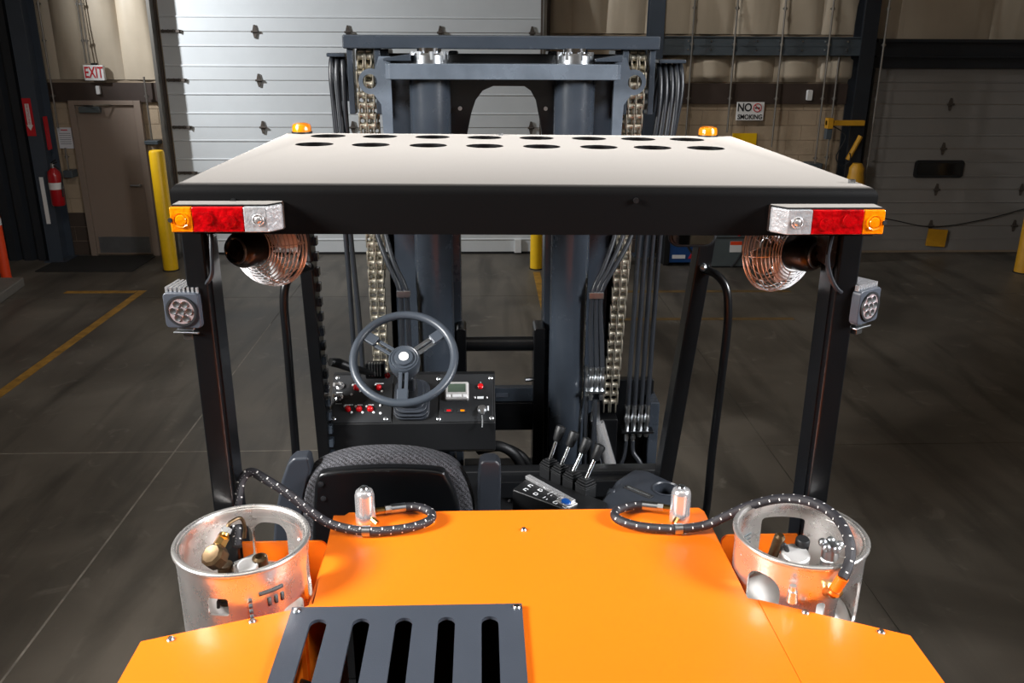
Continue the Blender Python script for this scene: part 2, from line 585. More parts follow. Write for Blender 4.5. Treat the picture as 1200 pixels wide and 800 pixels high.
def braid_mat():
    m = mat('braided_hose', (34, 33, 38), 0.5)
    nt = m.node_tree
    b = nt.nodes['Principled BSDF']
    uvn = nt.nodes.new('ShaderNodeUVMap')
    uvn.uv_map = 'along'
    sp = nt.nodes.new('ShaderNodeSeparateXYZ')
    nt.links.new(uvn.outputs['UV'], sp.inputs['Vector'])
    def mth(op, a, bb=None):
        n = nt.nodes.new('ShaderNodeMath')
        n.operation = op
        for i, x in enumerate((a, bb)):
            if x is None:
                continue
            if isinstance(x, (int, float)):
                n.inputs[i].default_value = x
            else:
                nt.links.new(x, n.inputs[i])
        return n.outputs[0]
    vv = mth('DIVIDE', sp.outputs['Y'], 0.028)
    uu = mth('MULTIPLY', sp.outputs['X'], 4.0)
    row = mth('FRACT', mth('ADD', vv, mth('MULTIPLY', mth('FLOOR', uu), 0.25)))
    colu = mth('FRACT', uu)
    w1 = mth('LESS_THAN', row, 0.11)
    w2 = mth('LESS_THAN', colu, 0.34)
    fac = mth('MULTIPLY', w1, w2)
    mx = nt.nodes.new('ShaderNodeMix')
    mx.data_type = 'RGBA'
    mx.inputs[6].default_value = (*lin((36, 35, 40)), 1)
    mx.inputs[7].default_value = (*lin((232, 230, 226)), 1)
    nt.links.new(fac, mx.inputs[0])
    nt.links.new(mx.outputs[2], b.inputs['Base Color'])
    wv = nt.nodes.new('ShaderNodeTexWave')
    wv.inputs['Scale'].default_value = 90
    nt.links.new(uvn.outputs['UV'], wv.inputs['Vector'])
    bp = nt.nodes.new('ShaderNodeBump')
    bp.inputs['Strength'].default_value = 0.25
    bp.inputs['Distance'].default_value = 0.002
    nt.links.new(wv.outputs['Fac'], bp.inputs['Height'])
    nt.links.new(bp.outputs['Normal'], b.inputs['Normal'])
    return m
M['braid'] = braid_mat()

def fabric_mat():
    m = mat('woven_seat_fabric', (30, 30, 34), 0.85)
    nt = m.node_tree
    b = nt.nodes['Principled BSDF']
    tc = nt.nodes.new('ShaderNodeTexCoord')
    w1 = nt.nodes.new('ShaderNodeTexWave')
    w1.inputs['Scale'].default_value = 34
    w1.inputs['Distortion'].default_value = 7
    w1.inputs['Detail'].default_value = 1
    w1.inputs['Detail Scale'].default_value = 12
    w1.bands_direction = 'DIAGONAL'
    nt.links.new(tc.outputs['Object'], w1.inputs['Vector'])
    r = nt.nodes.new('ShaderNodeValToRGB')
    r.color_ramp.elements[0].position = 0.35
    r.color_ramp.elements[0].color = (*lin((17, 17, 20)), 1)
    r.color_ramp.elements[1].position = 0.92
    r.color_ramp.elements[1].color = (*lin((92, 92, 98)), 1)
    nt.links.new(w1.outputs['Fac'], r.inputs['Fac'])
    nt.links.new(r.outputs['Color'], b.inputs['Base Color'])
    bp = nt.nodes.new('ShaderNodeBump')
    bp.inputs['Strength'].default_value = 0.4
    bp.inputs['Distance'].default_value = 0.004
    nt.links.new(w1.outputs['Fac'], bp.inputs['Height'])
    nt.links.new(bp.outputs['Normal'], b.inputs['Normal'])
    return m
M['fabric'] = fabric_mat()

# =================================================================== THE HALL
WY = 12.30                        # inner face of the back wall
# ---- floor: base slab and cast slabs with saw-cut joints
fl = struct(MB().box((-9, -5.5, -0.2), (10.5, 12.9, -0.004)).build('floor', M['joint'], smooth=False), 'dark polished concrete warehouse floor with saw cut joints')
JX = -2.37
xs = [-9, -6.75, JX, 2.08, 5.9, 10.5]
ys = [-5.5, -2.6, 1.6, 5.88, 10.05, 12.9]
for i in range(5):
    for j in range(5):
        g = 0.004
        MB().box((xs[i] + g, ys[j] + g, -0.05), (xs[i + 1] - g, ys[j + 1] - g, 0)).build('floor_slab', M['floor'], fl, smooth=False)

# pale worn sealant along the joints left of the truck
MB().prism([(JX - 0.012, -2.0), (JX + 0.004, -2.0), (JX + 0.004, 9.0), (JX - 0.007, 9.0)], 'z', -0.01, 0.0008).build('joint_sealant', M['sealant'], fl, smooth=False)
MB().prism([(-5.9, 5.874), (JX + 1.2, 5.876), (JX + 1.2, 5.884), (-5.9, 5.886)], 'z', -0.01, 0.0008).build('joint_sealant', M['sealant'], fl, smooth=False)

# ---- room shell
wb = struct(MB().box((-9, WY + 0.007, 0), (10.5, WY + 0.4, 7)).build('wall_back', M['mortar'], smooth=False), 'tan block wall below folded vinyl insulation')
struct(MB().box((-9.3, -5.5, 0), (-9, WY + 0.4, 7)).build('wall_left', M['wall_tan'], smooth=False), 'tan side wall')
struct(MB().box((10.5, -5.5, 0), (10.8, WY + 0.4, 7)).build('wall_right', M['wall_tan'], smooth=False), 'tan side wall')
struct(MB().box((-9.3, -5.8, 0), (10.8, -5.5, 7)).build('wall_rear', M['wall_tan'], smooth=False), 'tan rear wall')
struct(MB().box((-9.3, -5.8, 7), (10.8, WY + 0.4, 7.3)).build('ceiling', M['ceiling'], smooth=False), 'pale ceiling')

# concrete blocks of the lower wall, each its own piece
BL, BH = 0.406, 0.203
def blocks(x0, x1, ztop):
    row = 0
    z = 0.0
    while z < ztop - 0.02:
        h = min(BH, ztop - z)
        x = x0 - (BL / 2 if row % 2 else 0)
        while x < x1:
            a, b = max(x, x0), min(x + BL, x1)
            if b - a > 0.03:
                j = 0.0035
                d = random.uniform(-0.002, 0.002)
                MB().box((a + j, WY + d, z + j), (b - j, WY + 0.08, z + h - j)).build(
                    'concrete_block', M['block_dark'] if row < 3 else M['block'], wb, smooth=False)
            x += BL
        z += BH
        row += 1
blocks(-6.05, -5.64, 2.12)
blocks(-4.68, -4.42, 2.12)
blocks(0.78, 5.0, 2.12)

# vinyl faced insulation: one bulging strip per bay
def insul(x0, x1, z0, z1, nx=10, nz=14):
    mb = MB()
    ph = random.uniform(0, 6)
    vs_ = []
    for k in range(nz + 1):
        for i in range(nx + 1):
            u, w = i / nx, k / nz
            bul = 0.10 * (math.sin(PI * u) ** 0.5) * (0.25 + 0.75 * min(1, min(w, 1 - w) * 5))
            bul += 0.012 * math.sin(9 * (u + 0.6 * w * (z1 - z0)) + ph) * math.sin(PI * u)
            vs_.append((x0 + (x1 - x0) * u, WY + 0.002 - bul, z0 + (z1 - z0) * w))
    fs = [(k * (nx + 1) + i, k * (nx + 1) + i + 1, (k + 1) * (nx + 1) + i + 1, (k + 1) * (nx + 1) + i) for k in range(nz) for i in range(nx)]
    mb.add(vs_, fs)
    return mb.build('insulation_strip', M['insul'], wb, angle=80)
edges_r = [0.86, 1.15, 1.62, 2.14, 2.75, 3.35, 3.96, 4.56, 5.08]
for a, b in zip(edges_r, edges_r[1:]):
    insul(a, b, 3.03, 6.9)
    if a > 0.8:
        insul(a, b, 2.41, 2.76)
for a, b in zip([5.12, 5.62, 6.9, 8.2, 9.4], [5.62, 6.9, 8.2, 9.4, 10.5]):
    insul(a, b, 2.98, 6.9)
for a, b in zip([-7.6, -6.75, -5.72, -5.28, -4.86], [-6.75, -5.72, -5.28, -4.86, -4.42]):
    insul(a, b, 2.41, 6.9)

def trim(n, a, b, m, label):
    return struct(MB().box(a, b).build('trim_%d' % n, m, smooth=False), label)
trim(1, (-6.05, WY - 0.05, 2.12), (-4.42, WY + 0.05, 2.37), M['band'], 'brown flashing band above the taupe door')
trim(2, (0.86, WY - 0.05, 2.12), (5.0, WY + 0.05, 2.39), M['band'], 'brown flashing band on the wall above the no smoking sign')
trim(3, (0.74, WY - 0.06, 0), (0.86, WY + 0.05, 6.9), M['jamb'], 'brown jamb at the right of the white dock door')
trim(4, (-4.42, WY - 0.06, 0), (-4.33, WY + 0.05, 6.9), M['jamb'], 'brown jamb at the left of the white dock door')
# horizontal girts (C sections) on the right
for n, (x0, x1) in enumerate(((2.36, 5.06),)):
    mb = MB()
    mb.box((x0, WY - 0.16, 2.76), (x1, WY - 0.15, 3.0))
    mb.box((x0, WY - 0.18, 2.985), (x1, WY - 0.02, 3.0))
    mb.box((x0, WY - 0.18, 2.76), (x1, WY - 0.02, 2.775))
    mb.box((x0, WY - 0.165, 2.875), (x1, WY - 0.15, 2.89))
    g = struct(mb.build('trim_5', M['girt'], smooth=False), 'galvanised wall girt running behind the conduits')
    for k in range(9):
        for zz in (2.83, 2.94):
            x = x0 + 0.35 + k * 0.31
            MB().cyl((x, WY - 0.16, zz), (x, WY - 0.172, zz), 0.012, n=8).build('bolt', M['zinc'], g)
mb = MB()
mb.box((5.28, WY - 0.12, 2.60), (9.6, WY - 0.02, 2.96))
mb.box((5.28, WY - 0.2, 2.94), (9.6, WY - 0.02, 2.98))
mb.box((5.28, WY - 0.2, 2.74), (9.6, WY - 0.02, 2.76))
struct(mb.build('trim_6', M['navy_dark'], smooth=False), 'dark steel header beam above the grey dock door')

def hcolumn(name, x0, x1, y, depth, m, label, z1=6.95):
    mb = MB()
    mb.box((x0, y, 0), (x1, y + 0.02, z1))
    mb.box((x0, y + depth - 0.02, 0), (x1, y + depth, z1))
    cx = (x0 + x1) / 2
    mb.box((cx - 0.008, y + 0.02, 0), (cx + 0.008, y + depth - 0.02, z1))
    mb.box((x0 - 0.05, y - 0.04, 0), (x1 + 0.05, y + depth, 0.02))
    return struct(mb.build(name, m, smooth=False), label)
hcolumn('trim_7', -6.05, -5.86, 11.85, 0.36, M['navy'], 'dark blue grey steel column carrying the fire extinguisher')
hcolumn('trim_8', 2.16, 2.36, 12.06, 0.2, M['navy'], 'navy steel column rising behind the mast')
hcolumn('trim_9', 5.0, 5.2, 11.98, 0.3, M['navy_dark'], 'dark steel column beside the grey dock door')
# dark ribbed panel left of the column
mb = MB()
for k in range(12):
    x = -6.1 - 0.2 * k
    mb.prism([(x, 12.02), (x - 0.04, 11.95), (x - 0.14, 11.95), (x - 0.18, 12.02), (x - 0.2, 12.02), (x - 0.2, 12.08), (x, 12.08)], 'z', 0, 6.9)
struct(mb.build('trim_10', M['navy_dark'], smooth=False), 'dark ribbed steel panel at the left edge')

# ---- sectional dock doors
def section_mesh(x0, x1, h, y):
    """one door section: ribbed face, tongue joint; built from z=0"""
    d = [(0.004, 0.008), (0.17, 0.008), (0.178, 0.0), (0.19, 0.0), (0.198, 0.012), (h - 0.195, 0.012), (h - 0.187, 0.0), (h - 0.175, 0.0), (h - 0.167, 0.008), (h - 0.004, 0.008)]
    prof = [(y + dy, z) for z, dy in d] + [(y + 0.05, h - 0.004), (y + 0.05, 0.004)]
    return MB().prism(prof, 'x', x0, x1)
def hinge_mesh(y):
    mb = MB()
    mb.prism([(-0.03, 0.012), (0.03, 0.012), (0.012, 0.085), (-0.012, 0.085)], 'y', y - 0.012, y)
    mb.prism([(-0.03, -0.012), (0.03, -0.012), (0.012, -0.085), (-0.012, -0.085)], 'y', y - 0.012, y)
    mb.cyl((-0.045, y - 0.018, 0), (0.045, y - 0.018, 0), 0.014, n=10)
    return mb
d1 = MB().box((-4.33, WY + 0.045, 0), (0.74, WY + 0.06, 4.9)).build('door_1', M['seal'], smooth=False)
struct(d1, 'white sectional overhead dock door behind the mast')
hm = hinge_mesh(WY - 0.02).mesh('hinge')
hm.materials.append(M['door_rust'])
zj = [0.03, 0.55, 1.169, 1.788, 2.407, 3.027, 3.646, 4.265, 4.88]
for k in range(8):
    h = zj[k + 1] - zj[k]
    s = section_mesh(-4.31, 0.735, h, WY - 0.02).build('door_section', M['door_white'], d1, smooth=False, loc=(0, 0, zj[k]))
    if k:
        for x in (-3.07, -1.84, -0.61, 0.62):
            put('hinge', hm, None, s, loc=(x, 0, zj[k]))
        rb = MB().box((-4.30, WY - 0.034, zj[k] - 0.018), (-4.03, WY - 0.02, zj[k] + 0.018))
        for q in range(4):
            rb.cyl((-4.27 + q * 0.07, WY - 0.042, zj[k] - 0.022), (-4.27 + q * 0.07, WY - 0.042, zj[k] + 0.022), 0.009, n=8)
        rb.build('roller_hinge', M['door_rust'], s)
MB().box((-4.31, WY - 0.02, 0.0), (0.735, WY + 0.03, 0.03)).build('bottom_seal', M['seal'], d1, smooth=False)
MB().box((0.40, WY - 0.05, 0.02), (0.50, WY - 0.02, 0.22)).build('corner_bracket', M['white'], d1, bevel=0.006)
for x in (-4.36, 0.77):
    mb = MB().box((x - 0.012, WY - 0.24, 0), (x + 0.012, WY - 0.05, 6.5))
    mb.box((x - 0.012, WY - 0.25, 0), (x + 0.03, WY - 0.235, 6.5))
    mb.build('track', M['conduit'], d1, smooth=False)

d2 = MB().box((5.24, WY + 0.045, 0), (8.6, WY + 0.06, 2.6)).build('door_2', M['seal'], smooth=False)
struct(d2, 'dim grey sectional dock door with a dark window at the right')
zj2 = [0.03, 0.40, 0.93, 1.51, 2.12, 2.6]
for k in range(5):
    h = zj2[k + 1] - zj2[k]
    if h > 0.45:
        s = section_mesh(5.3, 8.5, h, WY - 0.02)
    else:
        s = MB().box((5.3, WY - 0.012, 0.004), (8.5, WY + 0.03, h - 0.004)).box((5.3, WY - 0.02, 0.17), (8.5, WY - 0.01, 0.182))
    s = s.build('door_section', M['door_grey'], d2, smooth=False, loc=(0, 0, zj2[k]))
    if k:
        for x in (6.5, 7.75):
            put('hinge', hm, None, s, loc=(x, 0, zj2[k]))
wn = MB().prism(round_rect(6.12, 1.10, 6.84, 1.35, 0.05), 'y', WY - 0.05, WY - 0.02).build('window_frame', M['seal'], d2, bevel=0.008)
MB().prism(round_rect(6.16, 1.14, 6.80, 1.31, 0.03), 'y', WY - 0.054, WY - 0.05).build('pane', M['glass_dark'], wn)
for x in (5.27, 8.53):
    mb = MB().box((x - 0.012, WY - 0.22, 0), (x + 0.012, WY - 0.05, 2.6))
    mb.build('track', M['navy_dark'], d2, smooth=False)
MB().tube(smooth_path([(5.3, WY - 0.10, 0.62), (5.9, WY - 0.1, 0.50), (6.5, WY - 0.1, 0.40), (7.2, WY - 0.1, 0.5), (7.8, WY - 0.1, 0.66)]), 0.008, n=6).build('chain', M['seal'], d2)
MB().prism([(6.42, 0.13), (6.70, 0.11), (6.71, 0.36), (6.43, 0.38)], 'y', WY - 0.14, WY - 0.11).build('lock_tag', M['yellow_dull'], d2)
# dock seal frame at the far right
mb = MB()
mb.box((7.62, 11.72, 0), (7.70, 11.84, 1.35))
mb.box((7.86, 11.72, 0), (7.94, 11.84, 1.35))
for z in (0.12, 0.4, 0.68, 0.96, 1.28):
    mb.box((7.62, 11.74, z), (7.94, 11.82, z + 0.05))
tag(mb.build('steel_guard_frame', M['navy'], bevel=0.004), 'dark blue upright steel guard frame beside the grey dock door', 'frame')

# ---- exit door
d3 = MB().box((-5.56, WY - 0.03, 0.02), (-4.77, WY + 0.03, 2.08)).build('door_3', M['door_tan'], bevel=0.004)
struct(d3, 'taupe steel exit door below the exit sign')
for a, b in (((-5.64, WY - 0.07, 0), (-5.56, WY + 0.05, 2.14)), ((-4.77, WY - 0.07, 0), (-4.68, WY + 0.05, 2.14)), ((-5.56, WY - 0.07, 2.08), (-4.77, WY + 0.05, 2.14))):
    MB().box(a, b).build('door_frame', M['door_tan'], d3, bevel=0.004)
MB().box((-5.52, WY - 0.036, 0.04), (-4.81, WY - 0.03, 0.27)).build('kick_plate', M['kick'], d3, smooth=False)
c = MB().box((-5.50, WY - 0.10, 1.98), (-5.22, WY - 0.03, 2.06)).build('door_closer', M['cabinet_grey'], d3, bevel=0.008)
MB().tube([(-5.40, WY - 0.09, 2.075), (-5.25, WY - 0.2, 2.08), (-5.08, WY - 0.07, 2.085)], 0.011, n=6).build('closer_arm', M['conduit'], c)
MB().cyl((-4.83, WY - 0.03, 1.0), (-4.83, WY - 0.08, 1.0), 0.018, n=10).tube([(-4.83, WY - 0.08, 1.0), (-4.95, WY - 0.085, 1.0)], 0.012, n=8).build('door_handle', M['zinc'], d3)

# ---- things on and by the left wall
t = thing('exit_sign', 'white exit sign with red letters above the taupe door', 'sign', (-5.205, WY - 0.1, 2.40))
MB().box((-5.335, WY - 0.14, 2.40), (-5.075, WY - 0.08, 2.595)).build('housing', M['sign_white'], t, bevel=0.006)
text('EXIT', 0.20, (-5.205, WY - 0.143, 2.497), M['sign_red'], t, sx=0.6, bold=0.003)
MB().box((-5.25, WY - 0.09, 2.59), (-5.19, WY + 0.04, 2.62)).build('mount', M['seal'], t, smooth=False)
tag(MB().prism(round_rect(-5.235, 2.22, -5.185, 2.33, 0.012), 'y', WY - 0.09, WY - 0.045).build('wall_sensor', M['white'], bevel=0.006), 'small white sensor box under the exit sign', 'sensor')
def conduit(label, x, z0, z1, y=WY - 0.13, r=0.013, box=None, group=None):
    mb = MB().cyl((x, y, z0), (x, y, z1), r, n=8)
    for z in [zz for zz in (0.9, 1.4, 2.2, 2.9, 3.35, 4.2, 5.1) if z0 < zz < z1]:
        mb.cyl((x, y, z - 0.02), (x, y, z + 0.02), r * 1.6, n=8)
        mb.box((x - r * 2.2, y - 0.004, z - 0.008), (x + r * 2.2, y + r * 1.6, z + 0.008))
    o = thing('conduit', label, 'conduit', (x, y, z0), group)
    mb.build('pipe', M['conduit'], o)
    if box:
        MB().box((x - box[0], y - 0.05, z0 - box[1]), (x + box[0], WY - 0.052 if z0 > 2.0 else WY - 0.002, z0)).build('junction_box', M['girt'], o, bevel=0.006)
    return o
conduit('thin conduit dropping to the white paper notice', -5.79, 1.78, 6.9)
conduit('short conduit from the paper notice down to a grey box', -5.74, 1.22, 1.52, box=(0.06, 0.1))
conduit('thin conduit left of the exit sign feed', -5.29, 2.62, 6.9, r=0.012)
conduit('thin conduit running up from the exit sign', -5.24, 2.62, 6.9, r=0.01)
conduit('conduit dropping beside the white dock door to behind the yellow bollard', -4.56, 1.62, 2.45, box=(0.09, 0.05))
for x, z0, lab, bx in ((2.75, 1.6, 'leftmost conduit right of the mast hoses', None),
                       (3.32, 1.75, 'conduit left of the no smoking sign', None),
                       (3.96, 1.55, 'conduit right of the no smoking sign', None),
                       (4.60, 1.33, 'conduit beside the small white wall box', (0.09, 0.1)),
                       (5.30, 0.4, 'bright conduit on the dark column by the grey dock door', None)):
    conduit(lab, x, z0, 6.9, y=WY - (0.22 if x < 5 else 0.33), box=bx)
conduit('short conduit left of the yellow jib arm', 4.80, 1.2, 2.74, y=WY - 0.12)
tag(MB().prism(round_rect(4.43, 2.17, 4.50, 2.31, 0.015), 'y', WY - 0.11, WY - 0.045).build('wall_sensor', M['white'], bevel=0.006), 'small white wall box beside a conduit on the right', 'sensor')

t = thing('no_smoking_sign', 'white no smoking sign on the tan block wall', 'sign', (3.66, WY - 0.06, 1.91))
MB().box((3.47, WY - 0.082, 1.90), (3.85, WY - 0.056, 2.145)).build('plate', M['sign_white'], t, bevel=0.003)
text('NO', 0.15, (3.575, WY - 0.085, 2.07), M['ink'], t, sx=0.85, bold=0.003)
text('SMOKING', 0.088, (3.66, WY - 0.085, 1.945), M['ink'], t, sx=0.88, bold=0.002)
ring = [(3.755 + 0.055 * math.cos(2 * PI * k / 24), WY - 0.085, 2.07 + 0.055 * math.sin(2 * PI * k / 24)) for k in range(24)]
MB().tube(ring, 0.006, n=6, closed=True).tube([(3.718, WY - 0.086, 2.107), (3.792, WY - 0.086, 2.033)], 0.006, n=6).build('symbol_ring', M['sign_red'], t)
MB().box((3.72, WY - 0.0855, 2.06), (3.79, WY - 0.082, 2.075)).build('cigarette', M['ink'], t)
tag(MB().box((3.46, WY - 0.03, 1.30), (3.80, WY - 0.005, 1.72)).build('safety_notice', M['yellow'], smooth=False), 'yellow notice on the block wall below the no smoking sign', 'notice')

t = thing('paper_notice', 'white paper notice on the wall left of the taupe door', 'notice', (-5.76, WY - 0.02, 1.5))
MB().box((-5.86, WY - 0.025, 1.50), (-5.67, WY - 0.008, 1.78)).build('sheet', M['paper'], t)
for k in range(6):
    MB().box((-5.84, WY - 0.027, 1.56 + k * 0.028), (-5.69, WY - 0.025, 1.566 + k * 0.028)).build('text_line', M['girt'], t)
MB().box((-5.81, WY - 0.027, 1.74), (-5.72, WY - 0.025, 1.755)).build('heading', M['sign_red'], t)

t = thing('extinguisher_sign', 'red and white arrow sign pointing down on the dark column', 'sign', (-5.99, 11.84, 1.72))
MB().box((-6.045, 11.835, 1.71), (-5.935, 11.848, 2.19)).build('plate', M['sign_red'], t)
MB().prism([(-6.015, 2.12), (-5.965, 2.12), (-5.965, 1.85), (-5.95, 1.85), (-5.99, 1.78), (-6.03, 1.85), (-6.015, 1.85)], 'y', 11.831, 11.835).build('arrow', M['sign_white'], t)
text('FIRE EXTINGUISHER', 0.036, (-5.99, 11.829, 1.985), M['sign_red'], t, rot=(PI / 2, PI / 2, 0), sx=0.8)
t = thing('reflective_strip', 'white reflective strip on the dark column below the arrow sign', 'strip', (-5.97, 11.84, 0.55))
MB().box((-5.995, 11.838, 0.54), (-5.945, 11.85, 1.17)).build('strip', M['sign_white'], t)
t = thing('extinguisher_side_sign', 'narrow red sign on the side of the dark column', 'sign', (-5.85, 12.0, 1.5))
MB().box((-5.858, 11.93, 1.52), (-5.846, 12.03, 1.95)).build('plate', M['sign_red'], t)

t = thing('fire_extinguisher', 'red fire extinguisher hanging on the dark column', 'extinguisher', (-5.77, 11.80, 0.80))
MB().lathe([(0.075, 0), (0.085, 0.015), (0.085, 0.40), (0.075, 0.45), (0.04, 0.485), (0.03, 0.50)], (-5.77, 11.80, 0.80), n=24).build('cylinder', M['ext_red'], t)
MB().lathe([(0.0865, 0.22), (0.0865, 0.31)], (-5.77, 11.80, 0.80), n=24).build('label_band', M['sign_white'], t)
v = MB().cyl((-5.77, 11.80, 1.29), (-5.77, 11.80, 1.36), 0.025, n=12).build('valve', M['zinc'], t)
MB().tube([(-5.78, 11.79, 1.345), (-5.70, 11.78, 1.375)], 0.009, n=6).tube([(-5.78, 11.79, 1.365), (-5.705, 11.78, 1.41)], 0.009, n=6).build('lever', M['seal'], v)
MB().tube(smooth_path([(-5.75, 11.79, 1.33), (-5.66, 11.78, 1.25), (-5.675, 11.77, 1.05), (-5.68, 11.765, 0.92)]), 0.010, n=6).build('discharge_hose', M['rubber'], t)
MB().box((-5.86, 11.79, 1.1), (-5.83, 11.86, 1.16)).build('bracket', M['seal'], t)

t = thing('delineator_post', 'orange plastic delineator post with two white bands by the curb', 'post', (-6.12, 10.85, 0))
p0 = Vector((-6.12, 10.85, 0))
MB().lathe([(0.085, 0.0), (0.085, 0.02), (0.06, 0.05), (0.058, 0.80), (0.05, 1.0), (0.045, 1.12), (0.05, 1.14), (0.05, 1.2), (0.02, 1.21)], p0, n=20).build('tube', M['orange_post'], t)
for z in (0.72, 0.88):
    MB().lathe([(0.0605, z), (0.0605 if z < 0.8 else 0.058, z + 0.09)], p0, n=20).build('reflective_band', M['sign_white'], t)
cb = MB().prism([(-7.4, 9.75), (-5.66, 9.75), (-5.78, 10.62), (-7.4, 10.62)], 'z', 0, 0.11).build('concrete_curb', M['concrete'], bevel=0.015)
tag(cb, 'low concrete curb block at the left edge', 'curb')
tag(MB().prism(round_rect(-6.0, 11.30, -4.72, 12.2, 0.03), 'z', 0, 0.012).build('door_mat', M['mat_black'], bevel=0.003), 'black rubber mat in front of the taupe door', 'mat')

def bollard(x, y, h, r, label, m):
    t = thing('bollard', label, 'bollard', (x, y, 0), 'yellow bollards')
    MB().lathe([(r, 0.0), (r, h - 0.03), (r * 0.9, h - 0.008), (r * 0.6, h)], (x, y, 0), n=24).build('post', m, t)
    MB().lathe([(r + 0.012, 0.0), (r + 0.012, 0.012), (r, 0.014)], (x, y, 0), n=24).build('base_ring', M['seal'], t)
    return t
bollard(-4.24, 11.40, 1.58, 0.095, 'tall yellow bollard between the taupe door and the white dock door', M['yellow'])
bollard(0.665, 11.40, 1.55, 0.085, 'yellow bollard seen below the roof between the mast cylinders', M['yellow'])
bollard(7.22, 11.08, 1.2, 0.10, 'dim yellow bollard at the right edge of the picture', M['yellow_dull'])

# yellow jib on the right
t = thing('jib_arm', 'yellow jib arm with hanging cable on the dark column', 'jib', (5.1, 11.9, 0.75))
MB().box((4.62, 11.86, 1.86), (5.14, 11.93, 1.93)).box((4.62, 11.84, 1.82), (4.70, 11.95, 1.96)).build('arm', M['yellow_dull'], t, bevel=0.006)
MB().tube([(5.12, 11.9, 1.72), (4.98, 11.9, 1.40)], 0.035, n=8).build('brace', M['yellow_dull'], t)
MB().lathe([(0.10, 0.70), (0.12, 0.74), (0.12, 1.12), (0.10, 1.22), (0.10, 1.30), (0.06, 1.36)], (5.10, 11.84, 0), n=20).build('drum', M['yellow_dull'], t)
MB().box((4.62, 11.85, 1.68), (4.70, 11.94, 1.82)).build('control_box', M['girt'], t, bevel=0.006)
MB().tube(smooth_path([(4.70, 11.88, 1.86), (4.90, 11.87, 1.72), (4.80, 11.86, 1.45), (4.90, 11.86, 1.32), (5.0, 11.86, 1.40), (4.98, 11.86, 1.50)]), 0.008, n=6).build('cable', M['seal'], t)

# chargers behind the guard
t = thing('battery_charger', 'blue battery charger with a black side on the floor by the wall', 'charger', (2.7, 11.75, 0))
MB().box((2.50, 11.50, 0.05), (2.88, 11.98, 0.78)).build('case', M['charger_blue'], t, bevel=0.01)
MB().box((2.42, 11.49, 0.03), (2.50, 11.99, 0.79)).build('side_panel', M['black_satin'], t, bevel=0.006)
for x in (2.46, 2.84):
    MB().box((x - 0.03, 11.55, 0), (x + 0.03, 11.93, 0.05)).build('foot', M['black_satin'], t)
MB().box((2.54, 11.493, 0.11), (2.72, 11.5, 0.16)).build('data_plate', M['sign_white'], t)
MB().prism([(2.76, 0.11), (2.84, 0.11), (2.80, 0.18)], 'y', 11.492, 11.5).build('warning_sticker', M['sign_red'], t)
MB().tube(smooth_path([(2.70, 11.48, 0.42), (2.74, 11.44, 0.28), (2.83, 11.45, 0.16)]), 0.015, n=6).build('cable', M['seal'], t)
t = thing('control_cabinet', 'grey floor cabinet with a red button and white label', 'cabinet', (3.4, 11.6, 0))
MB().box((3.06, 11.40, 0.02), (3.62, 11.95, 0.92)).build('case', M['cabinet_grey'], t, bevel=0.01)
MB().box((3.08, 11.42, 0), (3.60, 11.93, 0.02)).build('plinth', M['seal'], t)
MB().box((3.30, 11.393, 0.22), (3.46, 11.4, 0.37)).build('label_plate', M['sign_white'], t)
MB().box((3.30, 11.391, 0.32), (3.46, 11.394, 0.37)).build('label_header', M['orange_post'], t)
MB().cyl((3.40, 11.40, 0.50), (3.40, 11.36, 0.50), 0.05, n=14).build('stop_button', M['red'], t)
MB().box((3.06, 11.395, 0.41), (3.62, 11.4, 0.425)).build('seam', M['seal'], t)
MB().tube(smooth_path([(3.56, 11.36, 0.52), (3.48, 11.33, 0.30), (3.38, 11.32, 0.10), (3.32, 11.32, 0.03)]), 0.014, n=6).build('cable', M['seal'], t)
MB().box((3.66, 11.5, 0.02), (3.78, 11.9, 0.32)).build('side_box', M['door_tan'], t, bevel=0.006)

# floor stripes
def stripe(poly, label):
    tag(MB().prism(poly, 'z', 0.0, 0.003).build('floor_stripe', M['stripe_faint'] if poly[0][0] > 1 else M['stripe'], smooth=False), label, 'floor marking', 'worn yellow floor stripes')
stripe([(-4.30, 5.6), (-4.20, 5.6), (-4.19, 10.36), (-4.29, 10.36)], 'long worn yellow stripe running toward the taupe door')
stripe([(-5.15, 10.26), (-4.30, 10.26), (-4.30, 10.36), (-5.15, 10.36)], 'short yellow cross stripe at the end of the long one')
stripe([(1.2, 10.18), (3.75, 10.16), (3.75, 10.25), (1.2, 10.27)], 'faint yellow stripe nearest the chargers')
stripe([(1.2, 9.05), (3.4, 9.03), (3.4, 9.11), (1.2, 9.13)], 'faint yellow stripe on the right, nearer the truck')
stripe([(0.60, 9.4), (0.69, 9.4), (0.70, 11.2), (0.61, 11.2)], 'yellow stripe leading to the bollard behind the mast')

# =================================================================== THE FORKLIFT
FK = thing('forklift', 'orange and black forklift truck with a flat black roof and tall mast', 'forklift', (0.02, 2.0, 0))

